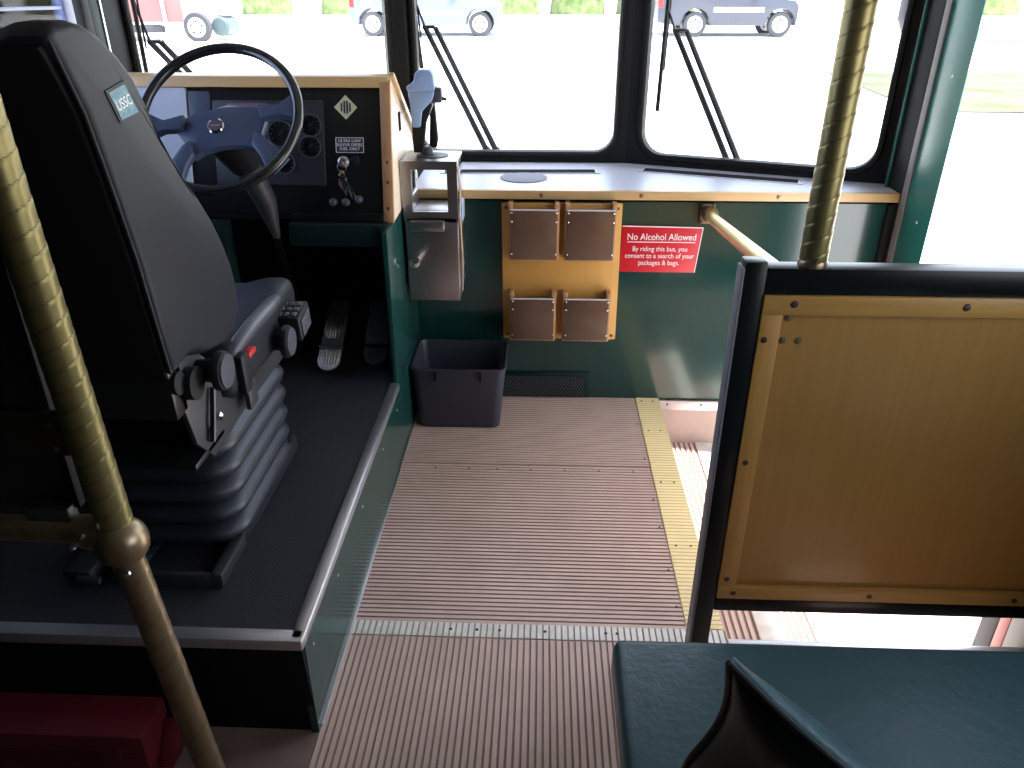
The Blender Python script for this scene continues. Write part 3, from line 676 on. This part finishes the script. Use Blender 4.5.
# seat pan and side plates
b = B(); b.box(-1.13, -.665, 1.36, 1.82, .655, .725, .008); b.build('seat_pan', M['seatframe'], seat)
b = B(); b.prism([(1.20, .90), (1.30, .90), (1.40, .80), (1.62, .76), (1.62, .69), (1.40, .66), (1.30, .655), (1.24, .72)], 'x', -.672, -.660, .003); b.build('side_plate', M['seatframe'], seat)
b = B(); b.box(-1.14, -.66, 1.215, 1.36, .675, .688, .002); b.box(-1.14, -.66, 1.19, 1.24, .80, .90, .006); b.build('rear_bracket', M['blackm'], seat)
# recliner knobs
for (y, z, r, x1) in ((1.30, .852, .040, -.605), (1.66, .755, .040, -.600)):
    q = B(); q.lathe([(r*.55, 0), (r*.6, .04), (r*.98, .042), (r, .050), (r*.93, .056), (r*.5, .060)], (x1-.056, y, z), (1, .0, 0), 30); kn = q.build('adjuster_knob', M['blackp'], seat)
    q = B(); q.lathe([(r*.86, 0), (r*.84, .003), (r*.3, .004)], (x1+.002, y, z), (1, 0, 0), 28); q.build('knob_face', M['greyp'], kn)
q = B(); q.cyl((-.67, 1.25, .85), (-.640, 1.25, .85), .032, seg=24); q.cyl((-.67, 1.21, .87), (-.652, 1.21, .87), .022, seg=24); q.build('recliner_housing', M['blackp'], seat)
# control box with buttons
q = B(); TB = Matrix.Translation((-.612, 1.745, .775)) @ Matrix.Scale(.85, 4) @ Matrix.Rotation(math.radians(8), 4, 'X')
q.box(-.045, .03, -.05, .06, -.045, .035, .008, TB); cb = q.build('control_box', M['blackp'], seat)
for i in range(3):
    for j in range(3):
        q = B(); q.box(-.038+i*.021, -.023+i*.021, -.04+j*.03, -.02+j*.03, .034, .040, .002, TB); q.build('button', M['greyp'], cb)
q = B(); q.box(.030, .034, -.035, .045, -.035, .02, .002, TB); q.build('side_cover', M['greyp'], cb)
# seat belt buckle
q = B(); q.box(-.640, -.620, 1.415, 1.455, .735, .825, .006); bk = q.build('belt_buckle', M['blackp'], seat)
q = B(); q.box(-.640, -.620, 1.458, 1.500, .803, .815, .003); q.build('release_button', M['redlamp'], bk)
q = B(); q.box(-.645, -.632, 1.45, 1.50, .68, .74, .004); q.build('buckle_stalk', M['seatframe'], seat)
for (y, z) in ((1.30, .715), (1.345, .725)):
    q = B(); q.lathe([(.010, 0), (.010, .008), (.005, .012)], (-.661, y, z), (1, 0, 0), 6); q.build('bolt', M['chrome'], seat)
q = B(); q.tube([(-.652, 1.33, .80), (-.650, 1.30, .74), (-.652, 1.285, .70)], .006, 8); q.build('release_cable', M['blackm'], seat)
# bellows with folds
def rrect(x0, x1, y0, y1, r, z, n_=6):
    pts = []
    for cx, cy, a0 in ((x1-r, y0+r, -PI/2), (x1-r, y1-r, 0), (x0+r, y1-r, PI/2), (x0+r, y0+r, PI)):
        for k in range(n_+1):
            a = a0+PI/2*k/n_; pts.append((cx+r*math.cos(a), cy+r*math.sin(a), z))
    return pts
b = B(); loops = []; zz = .345; nf = 5; hf = .058
for k in range(nf):
    g_ = k*.002
    for f_, e_ in ((0, -.022), (.12, -.008), (.3, .004), (.5, .008), (.7, .004), (.88, -.008)):
        loops.append(rrect(-1.12-e_-g_, -.690+e_+g_, 1.385-e_-g_, 1.83+e_+g_, .075, zz+(k+f_)*hf))
loops.append(rrect(-1.10, -.70, 1.41, 1.88, .07, zz+nf*hf+.01))
b.loft(loops); b.build('suspension_bellows', M['bellow'], seat, angle=70)
# base frame and sliding tray
b = B(); b.box(-1.12, -.705, 1.44, 1.90, .301, .352, .01); b.build('base_frame', M['bellow'], seat)
b = B(); b.box(-.732, -.705, 1.30, 1.46, .301, .338, .003); b.box(-.96, -.935, 1.30, 1.46, .301, .338, .003); b.box(-.935, -.732, 1.30, 1.315, .301, .335, .002); b.box(-.935, -.732, 1.31, 1.46, .301, .308); b.build('slide_tray', M['seatframe'], seat)
b = B()
for k in range(9): b.box(-.932, -.910, 1.325+k*.015, 1.333+k*.015, .308, .318, .001)
b.build('slide_rack', M['greyp'], seat)
b = B(); b.box(-1.06, -1.0, 1.29, 1.42, .301, .345, .004); b.cyl((-1.02, 1.275, .34), (-.97, 1.275, .335), .008, seg=10); b.build('slide_lever', M['seatframe'], seat)

# ---- farebox
t = thing('farebox', 'stainless steel farebox with open window top, beside the dashboard', 'farebox', (-.38, 2.72, .5))
b = B()
X0, X1, Y0, Y1 = -.477, -.287, 2.60, 2.80
b.prism([(2.60, .505), (2.60, .815), (2.80, .815), (2.80, .535), (2.66, .505)], 'x', X0+.004, X1, .006); b.build('body', M['steel'], t)
b = B()
def rz(x0, x1, z0, z1, y): return [(x0, y, z0), (x1, y, z0), (x1, y, z1), (x0, y, z1)]
b.loft([rz(X0, X1, .795, 1.003, Y0), rz(X0, X1, .795, 1.003, Y0+.014), rz(X0+.034, X1-.034, .832, .975, Y0+.014), rz(X0+.034, X1-.034, .832, .975, Y0)], closed=True)
b.build('front_frame', M['steel'], t)
b = B(); b.box(X0, X1, Y0+.015, Y1, .992, 1.003, .002); b.build('top_plate', M['steel'], t)
b = B(); b.box(X0, X0+.006, Y0+.01, Y1, .81, .995, .001); b.box(X1-.006, X1, Y0+.01, Y1, .81, .995, .001); b.build('side_glass', M['glass'], t)
b = B(); b.box(X0+.006, X0+.018, Y1-.014, Y1, .81, .995, .002); b.box(X1-.018, X1-.006, Y1-.014, Y1, .81, .995, .002); b.build('rear_post', M['steel'], t)
b = B(); b.box(X0+.01, X1-.01, Y0+.03, Y1-.01, .815, .83, .004); b.box(X0+.012, X0+.03, Y0+.03, Y1-.03, .83, .88, .004); b.build('coin_tray', M['steel'], t)
b = B(); b.lathe([(.055, 0), (.055, .002)], (-.38, 2.70, 1.004), (0,0,1), 28); b.build('top_disc', M['seatframe'], t)
b = B(); b.box(-.455, -.335, 2.575, 2.60, .768, .806, .004); b.build('ticket_slot_cover', M['steel'], t)
b = B(); b.cyl((-.443, 2.60, .655), (-.432, 2.545, .675), .011, seg=16); b.lathe([(.017, 0), (.018, .008), (.012, .012)], (-.447, 2.598, .650), (0,-1,0), 18); b.build('lock_barrel', M['chrome'], t)
b = B(); b.box(X1-.001, X1+.010, 2.66, 2.74, .78, .85, .004); b.build('side_flap', M['holder'], t)
b = B(); b.tube([(X1+.004, 2.615, .985), (X1+.010, 2.618, .90), (X1+.006, 2.62, .80), (X1+.010, 2.62, .66), (X1+.006, 2.62, .54)], .004, 8); b.build('edge_bead', M['chrome'], t)
b = B(); b.cyl((X1-.002, 2.66, .62), (X1+.014, 2.66, .62), .009, seg=12); b.build('side_stud', M['chrome'], t)
b = B(); b.box(-.4835, X0+.004, 2.64, 2.80, .55, .82, .002); b.build('mounting_plate', M['seatframe'], t)
# ---- bracket on top of the farebox
t = thing('clip_bracket', 'pale blue and black plastic clip bracket standing on top of the farebox', 'bracket', (-.41, 2.72, 1.005))
b = B(); b.lathe([(.022, 0), (.022, .02), (.014, .026)], (-.402, 2.72, 1.006), (0,0,1), 16); b.build('foot', M['greyp'], t)
b = B(); b.prism([(-.445, 1.012), (-.412, 1.012), (-.398, 1.11), (-.372, 1.17), (-.395, 1.185), (-.445, 1.14), (-.448, 1.06)], 'y', 2.700, 2.735, .004); b.build('front_leg', M['blackp'], t)
b = B(); b.prism([(-.398, 1.02), (-.372, 1.02), (-.366, 1.05), (-.374, 1.19), (-.39, 1.20), (-.392, 1.12)], 'y', 2.755, 2.785, .004); b.build('rear_leg', M['blackp'], t)
b = B(); b.prism([(-.446, 1.098), (-.416, 1.098), (-.408, 1.150), (-.372, 1.185), (-.362, 1.215), (-.452, 1.215), (-.446, 1.165)], 'y', 2.688, 2.745, .006); b.build('lower_jaw', M['holder'], t)
b = B(); b.prism([(-.452, 1.214), (-.456, 1.228), (-.430, 1.245), (-.424, 1.272), (-.412, 1.280), (-.374, 1.280), (-.364, 1.265), (-.360, 1.222), (-.366, 1.214)], 'y', 2.680, 2.750, .006); b.build('upper_jaw', M['holder'], t)
b = B(); b.box(-.374, -.340, 2.70, 2.74, 1.175, 1.225, .008); b.cyl((-.342, 2.72, 1.19), (-.326, 2.72, 1.185), .006, seg=8); b.build('thumb_latch', M['greyp'], t)

# ---- wooden shelf
t = thing('windscreen_shelf', 'grey laminate shelf with oak front edging below the windscreens', 'shelf', (.4, 3.0, .82))
b = B(); b.prism([(-.482, 2.815), (1.298, 2.815), (1.298, 2.965), (.352, 3.335), (-.482, 3.335)], 'z', .835, .850); b.build('laminate_top', M['lam'], t)
b = B(); b.box(-.482, 1.298, 2.795, 2.818, .820, .852, .002); ed = b.build('edging', M['oak'], t)
screws('bolt', [(x, 2.795, .836) for x in (.0, .365, .86)] , .008, ed, M['brassplain'], (0,-1,0))
def slot_strip(x0, y0, x1, y1, nm='defroster_slot'):
    d = V((x1-x0, y1-y0, 0)); L_ = d.length; a = math.atan2(d.y, d.x)
    T = Matrix.Translation((x0, y0, .850)) @ Matrix.Rotation(a, 4, 'Z')
    q = B(); q.box(0, L_, -.038, .038, 0, .003, .001, T); s_ = q.build(nm, M['lam'], t)
    q = B(); q.box(.02, L_-.02, -.029, .029, .003, .0045, 0, T); q.build('slot', M['void'], s_)
    for xx in (.009, L_-.009):
        q = B(); q.lathe([(.005, 0), (.003, .002)], T @ V((xx, 0, .003)), (0,0,1), 8); q.build('screw', M['chrome'], s_)
slot_strip(-.41, 3.12, .235, 3.145); slot_strip(.40, 3.19, 1.0, 2.975)
b = B(); b.lathe([(.092, 0), (.092, .003), (.086, .004)], (-.07, 3.02, .850), (0,0,1), 40); b.build('round_cover', M['lamdisc'], t)

t.location.z += .012
# ---- brochure rack
t = rack = thing('brochure_rack', 'honey plywood board with four smoked brochure pockets on the green wall', 'rack', (.08, 2.81, .27))
b = B(); b.prism([(-.146, .818), (.300, .818), (.304, .275), (-.142, .275)], 'y', 2.797, 2.819, .003); bd = b.build('backboard', M['board'], t)
screws('bolt', [(-.130, 2.797, .80), (.283, 2.797, .80), (.288, 2.797, .292), (-.126, 2.797, .292)], .006, bd, None, (0,-1,0))
for (x0, x1, z0, z1) in ((-.118, .066, .617, .806), (.090, .275, .617, .806), (-.114, .062, .290, .463), (.092, .272, .290, .463)):
    q = B(); q.box(x0+.006, x1-.006, 2.748, 2.754, z0, z1, .001); pk = q.build('pocket', M['acryl'], rack)
    for xa in (x0-.002, x1-.016):
        q = B(); q.box(xa, xa+.018, 2.754, 2.797, z0, z1+.022, .002); q.build('side_rail', M['oakv'], pk)
    q = B(); q.box(x0, x1, 2.750, 2.797, z0-.004, z0+.008, .002); q.build('bottom_rail', M['oakv'], pk)
    q = B(); q.box(x0+.004, x1-.004, 2.7465, 2.7485, z1-.004, z1+.001); q.build('top_edge', M['lam'], pk)
    for px in (x0+.010, x1-.010):
        for pz in (z0+.022, z1-.045, z1-.012):
            s_ = B(); s_.lathe([(.0035, 0), (.0035, .002), (.002, .003)], (px, 2.748, pz), (0,-1,0), 8); s_.build('screw', M['chrome'], pk)

# ---- sign
t = thing('warning_sign', 'red rectangular sign reading No Alcohol Allowed beside the brochure rack', 'sign', (.46, 2.818, .55))
b = B(); b.prism([(.306, .733), (.607, .729), (.592, .553), (.306, .553)], 'y', 2.8125, 2.819, .0005); b.build('plate', M['red'], t)
q = B(); q.prism([(.306, .733), (.607, .729), (.6065, .7255), (.306, .7295)], 'y', 2.8115, 2.813); q.prism([(.607, .729), (.592, .553), (.5895, .553), (.6045, .729)], 'y', 2.8115, 2.813); q.build('border', M['white'], t, flat=True)
text('lettering', 'No Alcohol Allowed', .036, (.455, 2.812, .690), (1,0,0), (0,0,1), M['white'], t, sx=.86)
q = B(); q.box(.328, .582, 2.8112, 2.8125, .6695, .6725); q.build('underline', M['white'], t)
for s_, zz in (('By riding this bus, you', .644), ('consent to a search of your', .617), ('packages & bags.', .590)):
    text('lettering', s_, .0265, (.452, 2.812, zz), (1,0,0), (0,0,1), M['white'], t, sx=.88)

# ---- heater vent
t = thing('heater_vent', 'small black diamond-mesh heater vent low in the green wall', 'vent', (.03, 2.82, .0))
q = B(); q.box(-.16, .21, 2.812, 2.819, .002, .118, .002); q.build('frame', M['dkgreen'], t)
q = B(); q.box(-.14, .19, 2.809, 2.8125, .008, .102); q.build('backing', M['void'], t)
q = B()
for k in range(-6, 34):
    for s_ in (-1, 1):
        x0 = -.14+k*.0125; x1 = x0+.0125*4.7
        a = (x0, .008) if s_ > 0 else (x0, .102); c = (x1, .102) if s_ > 0 else (x1, .008)
        # clip to the frame
        def cl_(a, c):
            (xa, za), (xb, zb) = a, c
            if xb <= -.14 or xa >= .19: return None
            if xa < -.14: f_ = (-.14-xa)/(xb-xa); za += (zb-za)*f_; xa = -.14
            if xb > .19: f_ = (.19-xa)/(xb-xa); zb = za+(zb-za)*f_; xb = .19
            return (xa, za), (xb, zb)
        r_ = cl_(a, c)
        if r_: q.cyl((r_[0][0], 2.807, r_[0][1]), (r_[1][0], 2.807, r_[1][1]), .0014, seg=5)
q.build('mesh_grille', M['seatframe'], t)

# ---- trash bin
t = thing('waste_bin', 'charcoal plastic waste bin standing by the platform and green wall', 'bin', (-.30, 2.66, 0))
b = B(); th = .006
def rr3(x0, x1, y0, y1, r, z): return rrect(x0, x1, y0, y1, r, z)
loops = [rr3(-.462, -.148, 2.548, 2.765, .03, .003), rr3(-.470, -.136, 2.538, 2.78, .032, .12), rr3(-.478, -.122, 2.526, 2.800, .035, .252), rr3(-.482, -.118, 2.520, 2.804, .037, .255), rr3(-.482, -.118, 2.520, 2.804, .037, .262), rr3(-.474, -.126, 2.528, 2.796, .03, .264),
         rr3(-.470, -.130, 2.534, 2.792, .03, .25), rr3(-.456, -.154, 2.556, 2.76, .025, .012)]
b.loft(loops); b.build('bin_body', M['canp'], t, angle=45)
for xx in (-.385, -.215):
    q = B(); q.box(xx-.003, xx+.003, 2.520, 2.534, .215, .255, .001); q.build('shadow_slot', M['void'], t)  # matt black strips stand in for shadowed slots at the handle notch
q = B(); q.box(-.448, -.440, 2.789, 2.793, .215, .232, .002); q.build('white_spot', M['white'], t)  # small white spot on the inner back side

# ---- twisted brass poles
def twisted(path, r, pitch, step=.002, seg=48, hand=1, starts=2):
    """tube with a helical lapped wrap; slot 1 = seam"""
    P0 = [V(p) for p in path]; b = B()
    L_ = [0]
    for a, c in zip(P0, P0[1:]): L_.append(L_[-1]+(c-a).length)
    n_ = int(L_[-1]/step); loops = []; phs = []
    d0 = (P0[-1]-P0[0]).normalized(); ref = V((0,0,1)) if abs(d0.z) < .9 else V((0,1,0))
    for i in range(n_+1):
        s_ = L_[-1]*i/n_; k = 0
        while k < len(L_)-2 and s_ > L_[k+1]: k += 1
        c = P0[k].lerp(P0[k+1], (s_-L_[k])/(L_[k+1]-L_[k]))
        a = d0.cross(ref).normalized(); e = a.cross(d0)
        lp = []; pp = []
        for j in range(seg):
            th_ = 2*PI*j/seg; ph = (s_/pitch+hand*starts*th_/(2*PI)) % 1.
            rr_ = r*(.975+.035*ph) if ph > .08 else r*(.985-.03*math.sin(ph/.08*PI))
            lp.append(c+(a*math.cos(th_)+e*math.sin(th_))*rr_); pp.append(ph)
        loops.append(lp); phs.append(pp)
    nv = [[b.bm.verts.new(p) for p in lp] for lp in loops]
    for i in range(n_):
        for j in range(seg):
            f = b.bm.faces.new([nv[i][j], nv[i][(j+1) % seg], nv[i+1][(j+1) % seg], nv[i+1][j]])
            f.material_index = 1 if phs[i][j] < .07 else 0
    b.bm.faces.new(nv[0][::-1]); b.bm.faces.new(nv[-1])
    return b
t = thing('grab_pole', 'upright twisted brass pole rising from the wooden partition top, right', 'pole', (.532, 1.452, 1.03))
twisted([(.532, 1.452, 1.035), (.532, 1.452, 2.10)], .0268, .036, hand=1).build('shaft', [M['brass'], M['seam']], t, angle=60)
q = B(); q.lathe([(.0285, 0), (.0285, .008), (.027, .012)], (.532, 1.452, 1.030), (0,0,1), 28); q.cyl((.532, 1.43, 1.045), (.532, 1.422, 1.045), .005, seg=8); q.build('collar', M['brassplain'], t)

t = thing('grab_pole', 'left twisted brass pole with ball joint, behind the driver seat', 'pole', (-.585, .93, 0))
J = V((-.653, .930, .748))
twisted([J, (-.6685, .93, 1.262), (-.688, .93, 2.10)], .0265, .0305, hand=1).build('upper_shaft', [M['brass'], M['seam']], t, angle=60)
twisted([(-.594, .93, .004), J], .0243, .045, hand=1).build('lower_shaft', [M['brassplain'], M['brass']], t, angle=60)
q = B(); q.sphere(J+V((.004, -.004, -.012)), .041, (1, 1, 1)); q.build('ball_joint', M['brassplain'], t)
q = B(); q.tube([J+V((-.02, 0, 0)), (-.72, .931, .752)], [.031, .025], 20); q.build('joint_socket', M['brassplain'], t)
for p in ((-.695, .905, .762), (-.672, .898, .735), (-.640, .905, .690), (-.715, .905, .740)):
    q = B(); q.lathe([(.0055, 0), (.005, .003), (.002, .004)], p, (0, -1, .1), 8); q.build('set_screw', M['chrome'], t)
twisted([(-1.515, .935, .762), (-.70, .931, .752)], .0205, .06, hand=1).build('cross_rail', [M['brassplain'], M['brass']], t, angle=60)
t = thing('privacy_panel', 'dark panel clamped to the left brass pole behind the driver seat', 'panel', (-1.1, .955, .78))
b = B(); b.prism([(-1.51, .785), (-.728, .785), (-.724, 1.55), (-1.51, 1.55)], 'y', .947, .957, .003); b.build('sheet', M['navy'], t)
b = B(); b.prism([(-.728, .785), (-.712, .785), (-.708, 1.55), (-.724, 1.55)], 'y', .944, .960, .002); b.build('edge_strip', M['rubber'], t)
b = B(); b.box(-.79, -.690, .936, .946, .885, .962, .004); cb = b.build('clamp', mat('dark_bronze', (.03, .026, .016), .5, metal=.4), t)
for z in (.90, .94):
    q = B(); q.lathe([(.005, 0), (.004, .004)], (-.712, .936, z), (0,-1,0), 8); q.build('clamp_screw', M['chrome'], cb)
b = B(); b.box(-.79, -.72, .925, .950, .766, .795, .004); b.build('lower_clamp', M['seatframe'], t)

# ---- diagonal handrail
t = thing('grab_rail', 'sloping brass handrail from the green wall to the partition corner', 'handrail', (.615, 2.8, .79))
b = B(); b.tube([(.622, 2.795, .785), (.607, 2.70, .795), (.485, 1.50, .995), (.475, 1.468, 1.0)], .0195, 22); b.build('rail', M['goldp'], t)
b = B(); b.box(.585, .640, 2.803, 2.819, .745, .818, .005); fg = b.build('flange', M['brassplain'], t)
b = B(); b.lathe([(.030, 0), (.030, .02), (.022, .035)], (.620, 2.803, .785), (0,-1,0), 24); b.build('socket', M['brassplain'], t)
screws('bolt', [(.594, 2.803, .812), (.631, 2.803, .812), (.594, 2.803, .752)], .007, fg, None, (0,-1,0))

# ---- partition in front of the bench seat
t = thing('wooden_partition', 'black framed partition with tan plywood panel in front of the teal bench', 'partition', (.42, 1.45, 0))
b = B()
b.box(.397, .440, 1.425, 1.468, .002, 1.042, .003)
b.box(.44, 1.298, 1.425, 1.472, .977, 1.030, .0015)
b.box(.44, 1.298, 1.425, 1.465, .155, .200, .004)
b.box(1.262, 1.298, 1.425, 1.465, .002, .977, .003)
b.build('frame', M['blackm'], t)
b = B(); b.box(.391, .397, 1.425, 1.466, .01, 1.03, .002); b.build('side_strip', M['greystrip'], t)
b = B(); b.box(.44, 1.262, 1.434, 1.448, .198, .978); b.build('plywood_panel', M['panel'], t)
b = B(); b.box(.44, 1.262, 1.418, 1.434, .936, .977, .003); tr = b.build('upper_batten', M['trimwoodh'], t)
b = B(); b.box(.44, .482, 1.420, 1.434, .236, .936, .003); tl = b.build('side_batten', M['trimwood'], t)
b = B(); b.box(.44, 1.262, 1.418, 1.434, .200, .236, .003); tb = b.build('lower_batten', M['trimwoodh'], t)
b = B(); b.box(1.22, 1.262, 1.420, 1.434, .236, .936, .003); b.build('side_batten', M['trimwood'], t)
screws('bolt', [(.500, 1.418, .960), (.832, 1.418, .958), (1.16, 1.418, .958)], .008, tr, None, (0,-1,0))
screws('bolt', [(.453, 1.420, .882), (.456, 1.420, .589), (.458, 1.42, .26)], .007, tl, None, (0,-1,0))
screws('bolt', [(.478, 1.418, .219), (.80, 1.418, .219), (1.14, 1.418, .219)], .007, tb, None, (0,-1,0))
screws('bolt', [(.495, 1.434, .876), (.526, 1.434, .876), (.498, 1.434, .925)], .008, t, M['brassplain'], (0,-1,0))

# ---- bench seat with backrest
t = thing('bench_seat', 'teal vinyl passenger bench seat behind the wooden partition', 'bench seat', (.7, .75, 0))
b = B(); b.box(.143, 1.29, .50, 1.030, .375, .462, .020, seg=4); b.build('cushion', M['bench'], t, angle=60)
b = B(); b.box(.20, 1.28, .55, .99, .32, .375, .005); b.cyl((.55, .95, .0), (.55, .95, .34), .02); b.cyl((.55, .6, .0), (.55, .6, .34), .02); b.box(1.2, 1.29, .6, .95, .0, .34); b.build('seat_frame', M['blackm'], t)
# backrest: a panel whose top corner leans over the cushion
A = V((.206, .580, .886)); Bt = V((.56, .29, .785)); Cb = V((.195, .70, .45)); Db = V((.55, .36, .40))
nn = (Bt-A).cross(Cb-A).normalized()
if nn.y < 0: nn = -nn
b = B(); nu, nv_ = 26, 24; TH = .036
def bp(u, v, s_):
    # gentle sag of the top edge away from the pinched corner
    p = A.lerp(Bt, u).lerp(Cb.lerp(Db, u), v)
    p = p - V((0, 0, .022*math.sin(PI*min(1, u*1.6))*(1-v)**2)) + V((.016, .0, 0))*math.sin(PI*min(1, v*1.9))*(1-u)
    e = min(1., (u/.16)**.5 if u > 0 else 0) * min(1., (v/.10)**.5 if v > 0 else 0)
    return p + nn*s_*TH*(.12+.88*e)
F_ = [[b.bm.verts.new(bp(u/nu, v/nv_, 1)) for u in range(nu+1)] for v in range(nv_+1)]
K_ = [[b.bm.verts.new(bp(u/nu, v/nv_, -1)) for u in range(nu+1)] for v in range(nv_+1)]
for v in range(nv_):
    for u in range(nu):
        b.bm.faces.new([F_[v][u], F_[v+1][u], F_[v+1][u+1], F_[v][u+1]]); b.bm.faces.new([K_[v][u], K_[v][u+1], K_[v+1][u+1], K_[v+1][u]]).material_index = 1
for u in range(nu):
    b.bm.faces.new([F_[0][u], F_[0][u+1], K_[0][u+1], K_[0][u]]); b.bm.faces.new([F_[nv_][u+1], F_[nv_][u], K_[nv_][u], K_[nv_][u+1]])
for v in range(nv_):
    b.bm.faces.new([F_[v+1][0], F_[v][0], K_[v][0], K_[v+1][0]]); b.bm.faces.new([F_[v][nu], F_[v+1][nu], K_[v+1][nu], K_[v][nu]])
bk = b.build('backrest', [M['bench'], M['benchshade']], t, angle=80)
b = B(); b.tube([bp(u/20, 0, -.9)-nn*.002 for u in range(0, 21)], .004, 8); b.tube([bp(0, v/20, -.9)-nn*.002 for v in range(0, 18)], .004, 8); b.build('piping', M['benchshade'], bk)

# ---- red case
t = thing('tool_case', 'dark red plastic case lying on the floor behind the driver platform', 'case', (-1.1, 1.1, 0))
b = B(); b.box(-1.42, -.808, 1.035, 1.142, .082, .132, .006); b.build('lid', M['redcase'], t)
b = B(); b.box(-1.415, -.812, 1.038, 1.142, .002, .079, .006); b.build('case_base', M['redcase'], t)
b = B(); b.box(-.90, -.86, 1.028, 1.037, .065, .100, .002); b.build('latch', M['redcase'], t)
b = B(); b.prism([(1.06, .005), (1.14, .005), (1.14, .07), (1.12, .075)], 'x', -.81, -.775, .003); b.build('end_handle', M['redcase'], t)

# ================================================================== LIGHT, CAMERA
w = bpy.data.worlds.new('world'); scn.world = w; w.use_nodes = True
nt = w.node_tree; bg = nt.nodes['Background']
sky = nt.nodes.new('ShaderNodeTexSky'); sky.sky_type = 'NISHITA'; sky.sun_disc = False; sky.sun_elevation = math.radians(62); sky.sun_rotation = math.radians(80); sky.air_density = 1.2; sky.dust_density = 1.5
mx = nt.nodes.new('ShaderNodeMixRGB'); mx.inputs['Fac'].default_value = .45; mx.inputs['Color2'].default_value = (6.2, 6.1, 6.3, 1)
nt.links.new(sky.outputs['Color'], mx.inputs['Color1']); nt.links.new(mx.outputs['Color'], bg.inputs['Color']); bg.inputs['Strength'].default_value = .35
sl = bpy.data.lights.new('sun', 'SUN'); sl.energy = 7.0; sl.angle = math.radians(1.0); sl.color = (1, .965, .90)
so = bpy.data.objects.new('sun', sl); COL.objects.link(so)
d = V((.36, -.10, 1.)).normalized(); so.rotation_euler = d.to_track_quat('Z', 'Y').to_euler(); so.location = (5, 3, 12)

cam = bpy.data.cameras.new('camera'); co = bpy.data.objects.new('camera', cam); COL.objects.link(co); scn.camera = co
cam.sensor_fit = 'HORIZONTAL'; cam.sensor_width = 36.; cam.lens = 760.*36./1024.; cam.clip_start = .02; cam.clip_end = 300
co.location = (0, 0, 1.5); co.rotation_euler = (math.radians(90-27.1), 0, math.radians(2.2))
scn.view_settings.view_transform = 'Standard'; scn.view_settings.look = 'None'; scn.view_settings.gamma = 1.
scn.view_settings.use_curve_mapping = False; scn.view_settings.exposure = 1.4
scn.cycles.max_bounces = 10; scn.cycles.diffuse_bounces = 6; scn.cycles.transparent_max_bounces = 12; scn.cycles.sample_clamp_indirect = 8.
scn.cycles.use_denoising = True
